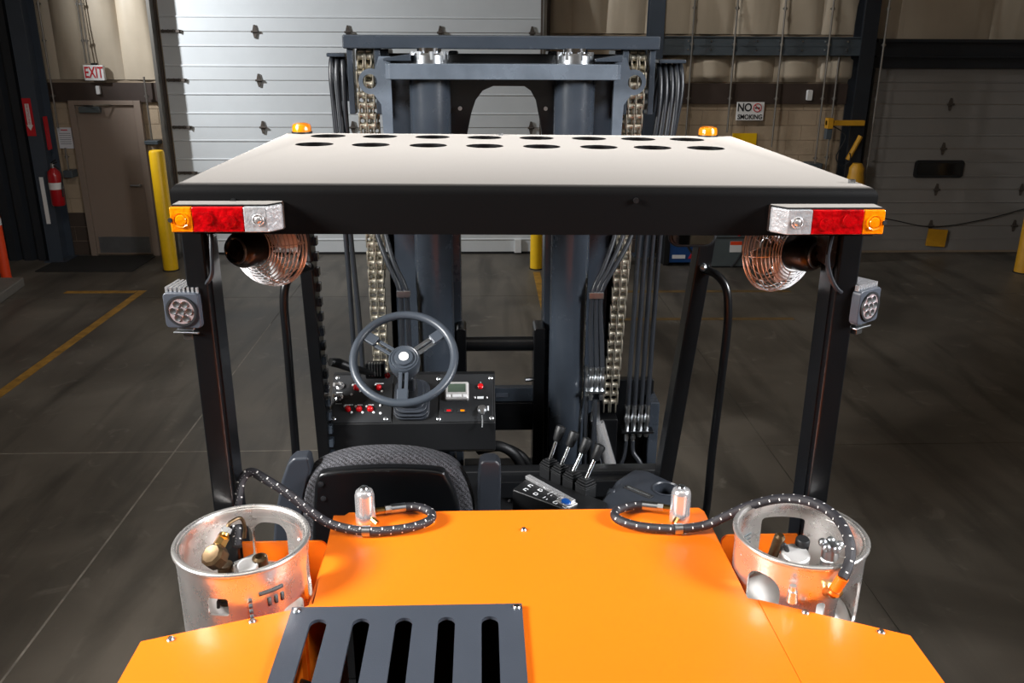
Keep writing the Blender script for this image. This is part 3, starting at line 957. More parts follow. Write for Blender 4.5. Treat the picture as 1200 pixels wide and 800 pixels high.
# ---- overhead guard: pressed roof with sixteen round holes
GX0, GX1, GY0, GY1, GZ = -0.737, 0.786, 1.85, 2.985, 2.587
def roofz(x):
    return -0.0058 * x
bm = bmesh.new()
bmesh.ops.create_cube(bm, size=1.0)
for v in bm.verts:
    v.co.x = GX0 if v.co.x < 0 else GX1
    v.co.y = GY0 if v.co.y < 0 else GY1
    v.co.z = GZ - 0.107 if v.co.z < 0 else GZ
te = [e for e in bm.edges if all(v.co.z > GZ - 0.01 for v in e.verts)]
bmesh.ops.bevel(bm, geom=te, offset=0.022, segments=6, profile=0.5, affect='EDGES')
gm = bpy.data.meshes.new('guard_roof')
bm.to_mesh(gm)
bm.free()
gm.materials.append(M['guard'])
roof = put('guard_roof', gm, None)
cut(roof, MB().box((GX0 + 0.008, GY0 + 0.008, GZ - 0.3), (GX1 - 0.008, GY1 - 0.008, GZ - 0.008)))
cm = MB()
HX = [-0.572, -0.405, -0.235, -0.067, 0.102, 0.272, 0.432, 0.591]
for k, x in enumerate(HX):
    for y in (2.872 - 0.05 * (x + 0.57) / 1.16 * 0.6, 2.625 - 0.05 * (x + 0.57) / 1.16 * 0.6):
        cm.cyl((x, y, GZ - 0.05), (x, y, GZ + 0.05), 0.056, n=36)
cut(roof, cm)
for v in roof.data.vertices:
    v.co.z += roofz(v.co.x)
attach(roof, FK)
for k, (x, y) in enumerate(((-0.013, 2.93), (0.749, 1.91))):
    MB().cyl((x, y, GZ + roofz(x)), (x, y, GZ + roofz(x) + 0.008), 0.008, n=6).build('bolt', M['zinc'], roof)
for x in (-0.605, 0.255):
    MB().cyl((x, GY0, 2.555), (x, GY0 - 0.006, 2.555), 0.006, n=8).build('bolt', M['black_satin'], roof)

# rear posts: rectangular tubes with a top gusset
def post(x0, x1, y0, y1, z0, z1, m=M['black']):
    return MB().box((x0, y0, z0), (x1, y1, z1)).build('guard_post', m, FK, bevel=0.006)
pl = post(-0.755, -0.704, 1.93, 2.035, 0.9, 2.49)
MB().prism([(2.035, 2.49), (2.10, 2.49), (2.05, 2.44), (2.035, 2.34)], 'x', -0.725, -0.715).build('gusset', M['black'], pl)
MB().box((-0.7035, 1.95, 1.2), (-0.7005, 2.02, 2.47)).build('side_plate', M['black'], pl)
pr = post(0.752, 0.805, 1.93, 2.035, 0.9, 2.48)
MB().box((0.7485, 1.95, 1.2), (0.7515, 2.02, 2.46)).build('side_plate', M['black'], pr)
MB().box((0.7345, 1.945, 2.38), (0.752, 2.03, 2.475)).build('gusset', M['mast'], pr, bevel=0.004)

# front posts, slightly raked
def raked(a, b, w, d, nm='guard_post', m=M['black']):
    a, b = Vector(a), Vector(b)
    z = (b - a).normalized()
    x = Vector((1, 0, 0))
    x = (x - z * x.dot(z)).normalized()
    y = z.cross(x)
    rot = Matrix((x, y, z)).transposed()
    return MB().obox((a + b) / 2, (w / 2, d / 2, (b - a).length / 2), rot).build(nm, m, FK, bevel=0.005)
fpl = raked((-0.690, 2.95, 2.49), (-0.672, 3.02, 0.95), 0.045, 0.09)
fpr = raked((0.714, 2.90, 2.48), (0.585, 2.96, 0.95), 0.055, 0.08)
# perforated edge strip on the left front post
for k in range(24):
    z = 2.35 - k * 0.055
    MB().box((-0.6675 + (2.49 - z) * 0.012, 2.955, z), (-0.653 + (2.49 - z) * 0.012, 2.985, z - 0.03)).build('notch', M['mast'], fpl)

# grab handles
def grab(pts, nm='grab_handle'):
    return MB().tube(smooth_path(pts, 8), 0.0145, n=12).build(nm, M['black'], FK)
g = grab([(-0.665, 2.90, 2.15), (-0.70, 2.84, 2.148), (-0.728, 2.80, 2.12), (-0.740, 2.79, 2.05), (-0.740, 2.79, 1.9), (-0.742, 2.79, 1.5), (-0.742, 2.79, 1.1), (-0.70, 2.85, 1.02), (-0.66, 2.96, 1.0)])
MB().ball((-0.672, 2.885, 2.155), 0.014, n=10, m=6).build('bolt', M['zinc'], g)
g = grab([(0.690, 2.88, 2.14), (0.72, 2.83, 2.135), (0.748, 2.80, 2.10), (0.760, 2.79, 2.03), (0.763, 2.79, 1.9), (0.750, 2.79, 1.5), (0.742, 2.79, 1.2), (0.70, 2.85, 1.04), (0.62, 2.92, 1.02)])
MB().ball((0.684, 2.865, 2.15), 0.014, n=10, m=6).build('bolt', M['zinc'], g)

# amber beacons at the front corners of the roof
for x, z in ((-0.672, GZ + 0.004), (0.687, GZ - 0.005)):
    b = MB().cyl((x, 2.955, z - 0.004), (x, 2.955, z + 0.006), 0.034, n=20).build('beacon', M['black_satin'], FK)
    MB().lathe([(0.031, 0.006), (0.031, 0.022), (0.027, 0.030), (0.014, 0.034)], (x, 2.955, z), n=20).build('amber_dome', M['amber'], b)

# mirror under the roof on the right
mx_, my_, mz_ = 0.625, 2.80, 2.285
mi = MB().prism(round_rect(0.545, 2.235, 0.705, 2.345, 0.035), 'y', my_, my_ + 0.03).build('mirror', M['black_satin'], FK, bevel=0.008, seg=3)
MB().prism(round_rect(0.556, 2.246, 0.694, 2.334, 0.028), 'y', my_ - 0.003, my_).build('mirror_glass', M['mirror'], mi)
MB().tube([(0.70, 2.815, 2.30), (0.71, 2.87, 2.34)], 0.01, n=8).build('arm', M['black_satin'], mi)

# ---- tail light clusters on the rear skirt
def tail_light(sgn, xo, xa, xr, xc, xe, zb, zt):
    """xo outer end, xa amber/red, xr red/clear, xc start of chamfer, xe inner end"""
    y0, y1 = 1.79, 1.851
    base = MB().prism([(xo, y0 + 0.012), (xc, y0 + 0.012), (xe, y0 + 0.045), (xe, y1), (xo, y1)], 'z', zb - 0.003, zt).build('tail_light', M['guard'], FK, bevel=0.003)
    def lens(nm, a, b, m):
        return MB().box((a, y0, zb), (b, y0 + 0.0125, zt - 0.003)).build(nm, m, base, bevel=0.003)
    la = lens('amber_lens', xo, xa, M['amber'])
    lr = lens('red_lens', xa, xr, M['red_lens'])
    MB().prism([(xr, y0), (xc, y0), (xe, y0 + 0.033), (xe, y0 + 0.046), (xc, y0 + 0.013), (xr, y0 + 0.013)], 'z', zb, zt - 0.003).build('clear_lens', M['clear_lens'], base, bevel=0.002)
    zc = (zb + zt) / 2 - 0.002
    ca = (xo + xa) / 2
    MB().lathe([(0.016, 0.0), (0.0155, 0.004), (0.012, 0.002), (0.010, 0.0045), (0.004, 0.005)], (ca, y0, zc), (0, -1, 0), n=20).build('bulb_ring', M['amber'], la)
    for f in (0.28, 0.72):
        x = xa + (xr - xa) * f
        MB().lathe([(0.014, 0.0), (0.0135, 0.003), (0.006, 0.004)], (x, y0, zc + (0.004 if f < 0.5 else -0.003)), (0, -1, 0), n=18).build('bulb_ring', M['red_lens'], lr)
    cc = xr + (xc - xr) * 0.62
    MB().lathe([(0.013, 0.0), (0.011, 0.003), (0.009, 0.0005), (0.006, 0.004), (0.002, 0.005)], (cc, y0, zc), (0, -1, 0), n=18).build('bulb_ring', M['bright_alu'], base)
    MB().cyl((xo - sgn * 0.0, y0 - 0.002, zc), (xo - sgn * 0.001, y0 + 0.004, zc), 0.005, n=8).build('screw', M['black_satin'], base)
tail_light(-1, -0.722, -0.677, -0.571, -0.524, -0.500, 2.499, 2.555)
tail_light(1, 0.780, 0.734, 0.623, 0.572, 0.547, 2.491, 2.547)

# ---- fans under the roof
def fan(end, ax, rad, off):
    end, ax = Vector(end), Vector(ax).normalized()
    body = MB().lathe([(0.012, 0.0), (0.030, 0.002), (0.040, 0.010), (0.045, 0.022), (0.046, 0.075), (0.040, 0.082)], end, ax, n=28)
    body.lathe([(0.014, -0.006), (0.014, 0.002), (0.008, 0.003)], end, ax, n=14)
    f = body.build('fan', M['black'], FK)
    MB().lathe([(0.029, -0.001), (0.033, -0.001), (0.033, 0.004), (0.029, 0.004)], end, ax, n=28, closed=True).build('end_ring', M['zinc'], f)
    for k in range(4):
        a = ax.orthogonal().normalized()
        b = ax.cross(a)
        p = end + (a * math.cos(k * PI / 2 + 0.5) + b * math.sin(k * PI / 2 + 0.5)) * 0.03 + ax * 0.002
        MB().ball(p, 0.004, n=8, m=5).build('screw', M['zinc'], f)
    c = end + ax * off
    a = ax.orthogonal().normalized()
    b = ax.cross(a)
    cage = MB()
    def ring(r, h, w):
        pts = [c + ax * h + (a * math.cos(t) + b * math.sin(t)) * r for t in [2 * PI * i / 40 for i in range(40)]]
        cage.tube(pts, w, n=6, closed=True)
    dome = [(0.050, -0.050), (0.057, -0.0485), (0.064, -0.0465), (0.071, -0.044), (0.078, -0.040), (0.085, -0.034), (0.091, -0.027), (0.097, -0.018), (0.101, -0.008)]
    for r, h in dome:
        ring(r * rad / 0.105, h, 0.0016)
    for h in (0.006, 0.02):
        ring(rad, h, 0.0026)
    for r, h in ((0.02, 0.048), (0.04, 0.046), (0.055, 0.043), (0.07, 0.038), (0.085, 0.032), (0.097, 0.026)):
        ring(r * rad / 0.105, h, 0.0016)
    for k in range(10):
        t = 2 * PI * k / 10
        d = a * math.cos(t) + b * math.sin(t)
        cage.tube([c + ax * h + d * (r * rad / 0.105) for r, h in dome] + [c + d * rad + ax * 0.012], 0.0014, n=5)
        cage.tube([c + d * rad + ax * 0.02] + [c + ax * h + d * (r * rad / 0.105) for r, h in ((0.085, 0.032), (0.055, 0.043), (0.02, 0.048))], 0.0014, n=5)
    cage.build('wire_cage', M['cage'], f)
    MB().cyl(c - ax * 0.04, c + ax * 0.02, 0.018, n=14).build('hub', M['black_satin'], f)
    for k in range(4):
        t = 2 * PI * k / 4 + 0.35
        vs_ = []
        for r, w in ((0.015, 0.012), (0.05, 0.026), (0.085, 0.032), (0.092, 0.02)):
            for sg in (-1, 1):
                tt = t + sg * w / max(r, 0.02)
                vs_.append(c + (a * math.cos(tt) + b * math.sin(tt)) * r + ax * (sg * 0.010))
        fs = [(2 * i, 2 * i + 1, 2 * i + 3, 2 * i + 2) for i in range(3)]
        bl = MB().add(vs_, fs).build('blade', M['fan_blade'], f)
        so = bl.modifiers.new('thick', 'SOLIDIFY')
        so.thickness = 0.002
    # mounting strap up to the roof
    top = Vector((c.x, c.y, GZ - 0.01))
    MB().obox((c + top) / 2 + Vector((0, 0, rad * 0.5)), (0.012, 0.004, (top.z - c.z) / 2 - rad * 0.5), Matrix.Identity(3)).build('mount_strap', M['black_satin'], f)
fan((-0.665, 2.03, 2.405), (0.46, 0.88, -0.06), 0.105, 0.115)
fan((0.742, 2.03, 2.390), (-0.50, 0.86, -0.06), 0.110, 0.120)

# ---- LED work lights on the rear posts
def work_light(c, yaw, side):
    rot = Euler((0, 0, yaw)).to_matrix()
    c = Vector(c)
    def W(x, y, z):
        return c + rot @ Vector((x, y, z))
    prof = round_rect(-0.042, -0.042, 0.042, 0.042, 0.010, 4)
    body = MB().prism(prof, 'y', -0.036, 0.012)
    hb = MB().add([W(*p) for p in body.v], body.f).build('work_light', M['grille'], FK, bevel=0.003)
    for k in range(8):
        x = -0.036 + k * 0.0103
        fb = MB().box((x - 0.0026, -0.026, -0.040), (x + 0.0026, 0.045, 0.053))
        MB().add([W(*p) for p in fb.v], fb.f).build('cooling_fin', M['bright_alu'], hb)
    MB().lathe([(0.036, 0.0), (0.036, 0.004), (0.031, 0.004), (0.030, -0.004), (0.004, -0.004)], W(0, -0.036, 0), rot @ Vector((0, -1, 0)), n=28).build('lens_bezel', M['plastic'], hb)
    ln = MB().cyl(W(0, -0.034, 0), W(0, -0.0385, 0), 0.0305, n=28).build('lens', M['led'], hb)
    for k in range(7):
        if k:
            x, z = 0.019 * math.cos(k * PI / 3), 0.019 * math.sin(k * PI / 3)
        else:
            x = z = 0
        MB().lathe([(0.0085, 0.0), (0.008, 0.002), (0.003, 0.0005)], W(x, -0.0385, z), rot @ Vector((0, -1, 0)), n=12).build('led_cup', M['zinc'], hb)
    for a, b in (((-0.03, -0.030, -0.058), (0.03, 0.012, -0.053)), ((-0.012, -0.02, -0.075), (0.012, 0.006, -0.058)), ((-0.02, -0.024, -0.05), (0.02, 0.0, -0.042))):
        bx = MB().box(a, b)
        MB().add([W(*p) for p in bx.v], bx.f).build('bracket', M['zinc'], hb, bevel=0.002)
    q = W(0.03 * side, 0.0, -0.056)
    MB().box((min(q.x, q.x - side * 0.0 - 0.05 * side), q.y - 0.012, q.z - 0.004), (max(q.x, q.x - 0.05 * side), q.y + 0.03, q.z + 0.004)).build('mount_arm', M['zinc'], hb)
    return hb
wl = work_light((-0.764, 1.955, 2.290), R(-6), -1)
MB().tube(smooth_path([(-0.735, 1.985, 2.325), (-0.715, 1.94, 2.345), (-0.692, 1.925, 2.375), (-0.688, 1.93, 2.43), (-0.69, 1.95, 2.49)]), 0.005, n=8).build('cable', M['hose'], wl)
wl = work_light((0.822, 1.965, 2.288), R(34), 1)
MB().tube(smooth_path([(0.805, 1.985, 2.325), (0.765, 1.93, 2.325), (0.735, 1.92, 2.36), (0.722, 1.925, 2.41), (0.735, 1.94, 2.48)]), 0.0055, n=8).build('cable', M['hose'], wl)

# ---- hood: flat centre, wings falling slightly to the sides
HZ = 1.68
hood = MB()
hood.prism([(-0.489, 0.62), (0.560, 0.62), (0.545, 1.645), (0.524, 1.652), (0.520, 2.04), (0.510, 2.06), (-0.440, 2.06), (-0.450, 2.045), (-0.479, 2.045), (-0.463, 1.660), (-0.489, 1.643)], 'z', HZ - 0.006, HZ)
hd = hood.build('hood', M['orange'], FK)
cut(hd, MB().box((-0.47, 1.0, 1.5), (-0.02, 1.60, 2.0)))
bv = hd.modifiers.new('bevel', 'BEVEL')
bv.width = 0.0025
bv.segments = 2
bv.limit_method = 'ANGLE'
bv.angle_limit = R(35)
def wing(pts):
    """pts: list of (x,y,z) top outline"""
    n = len(pts)
    vs_ = [Vector(p) for p in pts] + [Vector(p) - Vector((0, 0, 0.006)) for p in pts]
    fs = [tuple(range(n)), tuple(range(2 * n - 1, n - 1, -1))] + [(i, n + i, n + (i + 1) % n, (i + 1) % n) for i in range(n)]
    return MB().add(vs_, fs).build('hood_wing', M['orange'], hd)
wing([(-0.489, 1.643, HZ), (-0.805, 1.545, HZ - 0.006), (-0.800, 0.62, HZ - 0.006), (-0.489, 0.62, HZ)])
wing([(0.545, 1.645, HZ), (0.842, 1.525, HZ - 0.012), (0.842, 0.62, HZ - 0.012), (0.56, 0.62, HZ)])
# body sides under the hood, tank wells and counterweight
MB().box((-0.474, 1.60, 0.95), (-0.468, 2.04, HZ - 0.006)).build('well_side', M['orange'], hd)
MB().box((0.508, 1.60, 0.95), (0.513, 2.04, HZ - 0.006)).build('well_side', M['orange'], hd)
MB().box((-0.45, 2.052, 1.0), (0.51, 2.058, HZ - 0.006)).build('front_panel', M['black_satin'], hd)
for sx, x0, x1 in ((-1, -0.80, -0.474), (1, 0.528, 0.84)):
    ya, yb = (1.52, 1.60) if sx < 0 else (1.60, 1.50)
    MB().prism([(x0, ya), (x1, yb), (x1, yb - 0.005), (x0, ya - 0.005)], 'z', 1.0, HZ - 0.02).build('well_back', M['orange'], hd)
    MB().box((x0, 1.50, 0.98), (x1, 2.10, 1.0)).build('tank_shelf', M['black_satin'], hd)
    # orange tank retaining bracket beyond the cylinder
    xx = (x0 + x1) / 2
    MB().prism(round_rect(x0 + 0.02, 1.30, x1 - 0.01, 1.655, 0.02), 'y', 1.955, 1.962).build('tank_bracket', M['orange'], hd)
cw = MB().prism([(-0.80, 0.62), (0.84, 0.62), (0.84, 1.50), (-0.80, 1.50)], 'z', 0.55, HZ - 0.014)
cwo = cw.build('counterweight', M['orange'], FK)
MB().prism([(-0.72, 0.42), (0.76, 0.42), (0.84, 0.619), (-0.80, 0.619)], 'z', 0.35, 1.5).build('rear_bumper', M['orange'], cwo, bevel=0.02)
# engine bay shell seen through the grille
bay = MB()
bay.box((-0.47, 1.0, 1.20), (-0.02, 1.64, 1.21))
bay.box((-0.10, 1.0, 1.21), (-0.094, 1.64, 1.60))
bay.build('engine_cover', M['bay_black'], FK)
MB().tube(smooth_path([(-0.50, 1.50, 1.60), (-0.40, 1.42, 1.62), (-0.36, 1.30, 1.60), (-0.33, 1.1, 1.5)]), 0.016, n=10).build('engine_hose', M['rubber'], FK)
MB().tube([(-0.22, 1.50, 1.50), (-0.215, 1.35, 1.52), (-0.21, 1.05, 1.5)], 0.02, n=12).build('engine_pipe', M['black'], FK)
# opening in the hood below the grille
cut(cwo, MB().box((-0.46, 1.0, 1.2), (-0.02, 1.7, 2.0)))
# bolts on the hood
for x, y, z in ((0.026, 1.956, HZ), (-0.743, 1.548, HZ - 0.005), (-0.584, 1.600, HZ - 0.002), (0.638, 1.599, HZ - 0.004), (0.782, 1.535, HZ - 0.010)):
    MB().lathe([(0.0085, 0.0), (0.0085, 0.002), (0.006, 0.0045), (0.0055, 0.006), (0.002, 0.007)], (x, y, z), n=14).build('bolt', M['zinc'], hd)

# slotted grey grille plate bolted to the hood
gr = MB().box((-0.504, 1.0, HZ + 0.002), (0.006, 1.632, HZ + 0.010)).build('grille_plate', M['grille'], FK)
cc = MB()
for x in (-0.436, -0.344, -0.252, -0.160, -0.066):
    cc.prism(obround(x, 1.06, 1.588, 0.0185), 'z', HZ - 0.05, HZ + 0.05)
cut(gr, cc)
for x in (-0.491, -0.006):
    MB().lathe([(0.009, 0.0), (0.009, 0.002), (0.0065, 0.005), (0.002, 0.006)], (x, 1.618, HZ + 0.010), n=14).build('bolt', M['zinc'], gr)

# ---- fuel filters and braided fuel hoses
def fuel_filter(x, y, sgn):
    f = MB().lathe([(0.0235, 0.0), (0.0265, 0.004), (0.0265, 0.030), (0.0255, 0.032), (0.0255, 0.082), (0.022, 0.094), (0.014, 0.100), (0.006, 0.101)], (x, y, HZ), n=32).build('fuel_filter', M['bright_alu'], FK)
    MB().lathe([(0.012, 0.101), (0.010, 0.105), (0.004, 0.106)], (x, y, HZ), n=16).build('cap_nut', M['zinc'], f)
    MB().tube([(x + 0.02, y - 0.018, HZ + 0.02), (x + 0.034, y - 0.03, HZ + 0.014)] if sgn < 0 else [(x - 0.012, y - 0.022, HZ + 0.02), (x - 0.022, y - 0.034, HZ + 0.012)], 0.0075, n=8).build('drain_fitting', M['brass'], f)
    return f
f1 = fuel_filter(-0.388, 2.005, -1)
f2 = fuel_filter(0.440, 1.990, 1)
def hose_end(p0, p1, parent):
    p0, p1 = Vector(p0), Vector(p1)
    d = p1 - p0
    MB().cyl(p0, p0 + d * 0.35, 0.008, n=8).build('fitting', M['brass'], parent)
    MB().cyl(p0 + d * 0.30, p0 + d * 0.52, 0.011, n=6).build('fitting', M['zinc'], parent)
    MB().cyl(p0 + d * 0.5, p1, 0.0125, n=12).build('fitting', M['zinc'], parent)
hp1 = smooth_path([(-0.292, 2.048, 1.700), (-0.252, 2.045, 1.700), (-0.217, 2.015, 1.700), (-0.222, 1.975, 1.699), (-0.280, 1.945, 1.697), (-0.375, 1.935, 1.696), (-0.465, 1.955, 1.704), (-0.522, 1.965, 1.738), (-0.577, 1.97, 1.788), (-0.630, 1.975, 1.826), (-0.668, 1.985, 1.842), (-0.690, 1.975, 1.825), (-0.697, 1.952, 1.785), (-0.700, 1.935, 1.735), (-0.690, 1.88, 1.69)], 8)
h1 = MB().tube(hp1, 0.0118, n=14).build('fuel_hose', M['braid'], FK)
hose_end((-0.362, 2.022, 1.705), (-0.288, 2.048, 1.700), h1)
MB().cyl((-0.388, 1.936, 1.696), (-0.368, 1.9355, 1.696), 0.0145, n=14).build('hose_clip', M['zinc'], h1)
hp2 = smooth_path([(0.352, 2.038, 1.702), (0.315, 2.036, 1.700), (0.276, 2.015, 1.699), (0.272, 1.975, 1.698), (0.325, 1.938, 1.697), (0.420, 1.925, 1.696), (0.495, 1.93, 1.703),
                  at(852, 604, 1.92), at(880, 592, 1.90), at(915, 584, 1.86), at(950, 588, 1.80), at(978, 604, 1.73), at(994, 630, 1.66), at(996, 655, 1.62), at(987, 678, 1.59)], 8)
h2 = MB().tube(hp2, 0.0118, n=14).build('fuel_hose', M['braid'], FK)
hose_end((0.425, 2.012, 1.706), (0.350, 2.038, 1.702), h2)
MB().cyl((0.412, 1.925, 1.696), (0.432, 1.9255, 1.696), 0.0145, n=14).build('hose_clip', M['zinc'], h2)
s0, s1 = at(988, 676, 1.592), at(977, 693, 1.60)
MB().cyl(s0, s1, 0.0130, n=14).build('orange_sleeve', M['orange'], h2)
e2 = MB().cyl(s1, s1 + (s1 - s0) * 0.5 + Vector((0, 0.03, 0)), 0.015, 0.012, n=12).lathe([(0.010, 0.0), (0.018, 0.0), (0.018, 0.008), (0.010, 0.008)], s1, s0 - s1, n=16, closed=True).build('coupling', M['brass'], h2)

# ---- chassis below
ch = MB()
ch.box((-0.66, 2.06, 0.80), (0.70, 3.05, 0.95))
ch.box((-0.62, 0.7, 0.35), (0.66, 3.1, 0.80))
ch.build('chassis', M['black_satin'], FK, bevel=0.01)
cwl = MB().box((-0.62, 3.04, 0.8), (0.66, 3.10, 1.285)).build('front_cowl', M['black_satin'], FK, bevel=0.006)
MB().box((-0.05, 2.98, 1.20), (0.62, 3.04, 1.27)).build('cowl_rail', M['black'], cwl, bevel=0.004)
def tyre(x, y, r, w):
    t_ = MB().lathe([(r * 0.55, -w / 2), (r * 0.92, -w / 2), (r, -w * 0.36), (r, w * 0.36), (r * 0.92, w / 2), (r * 0.55, w / 2)], (x, y, r), (1, 0, 0), n=36, closed=True).build('tyre', M['tyre'], FK)
    MB().lathe([(0.03, -w * 0.3), (r * 0.3, -w * 0.3), (r * 0.55, -w * 0.45), (r * 0.56, w * 0.45), (r * 0.3, w * 0.3), (0.03, w * 0.3)], (x, y, r), (1, 0, 0), n=28).build('rim', M['orange'], t_)
for x in (-0.66, 0.70):
    tyre(x, 0.85, 0.34, 0.22)
for x in (-0.66, 0.70):
    tyre(x, 3.25, 0.42, 0.26)

# ---- mast
CYL = [-0.267, 0.273]
mast = MB()
mast.box((-0.587, 3.38, 2.856), (0.594, 3.50, 2.905))                      # top tie bar
for sx, x0, x1 in ((-1, -0.455, -0.345), (1, 0.355, 0.465)):
    xa, xb = (x0, x0 + 0.03) if sx < 0 else (x1 - 0.03, x1)
    mast.box((xa, 3.44, 0.12), (xb, 3.62, 2.855))                          # web
    mast.box((x0, 3.44, 0.12), (x1, 3.465, 2.80))                          # rear flange
    mast.box((x0, 3.60, 0.12), (x1, 3.62, 2.80))                           # front flange
for x0, x1 in ((-0.20, -0.165), (0.18, 0.215)):
    mast.box((x0, 3.47, 0.12), (x1, 3.60, 2.85))                           # inner rails
mo = mast.build('mast', M['mast'], FK, bevel=0.006)
# arched cross plate between the rails
arch = [(-0.445, 2.84), (-0.445, 2.30), (-0.165, 2.30), (-0.145, 2.48), (-0.115, 2.62), (-0.098, 2.67), (-0.07, 2.705), (-0.03, 2.722), (0.09, 2.722), (0.115, 2.705), (0.135, 2.67), (0.150, 2.60), (0.175, 2.45), (0.19, 2.30), (0.46, 2.30), (0.46, 2.84)]
MB().prism(arch, 'y', 3.45, 3.47).build('arched_plate', M['black'], mo, bevel=0.004)
# second tie plate with rounded ends, in front of the cylinders
MB().prism([(-0.432, 3.40), (-0.42, 3.255), (-0.405, 3.24), (0.415, 3.24), (0.43, 3.255), (0.442, 3.40)], 'z', 2.752, 2.807).build('tie_plate', M['mast_light'], mo, bevel=0.004)
# ears with chain eye
def ear(s, xin):
    pts = []
    xo = xin + s * 0.055
    poly = [(xin, 2.815), (xin - s * 0.0, 2.30), (xin + s * 0.022, 2.30), (xin + s * 0.02, 2.70)]
    out = MB()
    cx, cz = xin + s * 0.052, 2.742
    arc = [(cx + s * 0.046 * math.sin(a), cz + 0.046 * math.cos(a)) for a in [R(q) for q in range(-20, 205, 15)]]
    out.prism([(xin - s * 0.022, 2.83), (xin + s * 0.02, 2.83)] + arc + [(xin + s * 0.018, 2.66), (xin + s * 0.014, 2.56), (xin + s * 0.02, 2.30), (xin - s * 0.022, 2.30)], 'y', 3.33, 3.36)
    e = out.build('chain_ear', M['mast_light'], mo)
    cut(e, MB().cyl((cx + s * 0.004, 3.2, cz), (cx + s * 0.004, 3.5, cz), 0.026, n=28))
    return e
ear(-1, -0.43)
ear(1, 0.44)
# lift cylinders
for x in CYL:
    c = MB().lathe([(0.075, 0.15), (0.076, 2.78)], (x, 3.35, 0), n=48).build('lift_cylinder', M['mast'], mo)
    MB().lathe([(0.068, 2.78), (0.068, 2.835), (0.060, 2.842)], (x, 3.35, 0), n=40).build('rod_gland', M['zinc'], c)
    for k in range(8):
        a = 2 * PI * k / 8 + 0.2
        MB().cyl((x + 0.062 * math.cos(a), 3.35 + 0.062 * math.sin(a), 2.82), (x + 0.062 * math.cos(a), 3.35 + 0.062 * math.sin(a), 2.848), 0.009, n=6).build('gland_bolt', M['zinc'], c)
    MB().cyl((x, 3.35, 2.835), (x, 3.35, 2.86), 0.045, n=24).build('rod', M['chrome'], c)
for x in (-0.158, 0.172):
    MB().cyl((x, 3.44, 2.64), (x, 3.425, 2.64), 0.008, n=8).build('bolt', M['zinc'], mo)
for s, xa in ((-1, -0.38), (1, 0.39)):
    MB().prism([(xa - 0.05, 2.815), (xa + 0.05, 2.815), (xa + 0.05, 2.84), (xa - 0.05, 2.825)], 'y', 3.28, 3.37).build('retainer', M['mast'], mo, bevel=0.003)
# uprights hanging from the bar either side of the chain
for x in (-0.565, -0.463, 0.470, 0.572):
    MB().box((x - 0.011, 3.40, 2.62), (x + 0.011, 3.47, 2.857)).build('sheave_bracket', M['mast'], mo, bevel=0.003)
# cross tube, lugs and lower cross plates
MB().cyl((-0.17, 3.40, 1.692), (0.15, 3.40, 1.692), 0.031, n=24).build('cross_tube', M['black'], mo)
MB().prism(round_rect(-0.185, 1.53, -0.145, 1.77, 0.012), 'y', 3.36, 3.48).build('tube_lug', M['black'], mo, bevel=0.004)
MB().prism(round_rect(0.135, 0.9, 0.182, 1.77, 0.012), 'y', 3.36, 3.48).build('tube_lug', M['black'], mo, bevel=0.004)
MB().cyl((0.137, 3.37, 1.545), (0.10, 3.36, 1.545), 0.010, n=8).build('grease_fitting', M['zinc'], mo)
MB().box((-0.16, 3.40, 1.43), (0.14, 3.44, 1.492)).build('lower_cross_plate', M['mast'], mo, bevel=0.003)
MB().box((-0.022, 3.396, 1.452), (0.030, 3.40, 1.470)).build('slot_insert', M['grille'], mo)
MB().box((-0.16, 3.39, 1.30), (0.14, 3.46, 1.428)).build('lower_cross_beam', M['black'], mo, bevel=0.004)
MB().box((-0.16, 3.39, 1.09), (0.14, 3.46, 1.135)).build('lower_cross_beam', M['black'], mo, bevel=0.004)
MB().tube(smooth_path([(-0.10, 3.25, 1.28), (-0.02, 3.22, 1.31), (0.05, 3.22, 1.27), (0.085, 3.24, 1.18), (0.09, 3.26, 1.05)]), 0.022, n=10).build('hydraulic_hose', M['rubber'], mo)
MB().tube(smooth_path([(-0.10, 3.30, 1.25), (0.0, 3.29, 1.27), (0.09, 3.29, 1.22), (0.13, 3.30, 1.12), (0.14, 3.3, 1.02)]), 0.02, n=10).build('hydraulic_hose', M['rubber'], mo)
# outer bracket plate with the hose bulkhead on the right
MB().box((0.395, 3.52, 0.9), (0.68, 3.56, 1.48)).build('outer_bracket', M['black'], mo, bevel=0.006)
MB().box((0.645, 3.42, 0.9), (0.69, 3.56, 1.41)).build('outer_bracket', M['mast'], mo, bevel=0.006)
MB().box((0.385, 3.36, 0.95), (0.50, 3.50, 1.36)).build('chain_anchor_block', M['black'], mo, bevel=0.006)
MB().tube([(0.41, 3.33, 1.36), (0.44, 3.32, 1.24), (0.475, 3.31, 1.12)], [0.026, 0.032, 0.034], n=14).build('chain_anchor', M['bright_alu'], mo)
MB().prism([(0.39, 1.45), (0.415, 1.45), (0.42, 1.36), (0.38, 1.36)], 'y', 3.34, 3.36).build('anchor_clip', M['zinc'], mo)

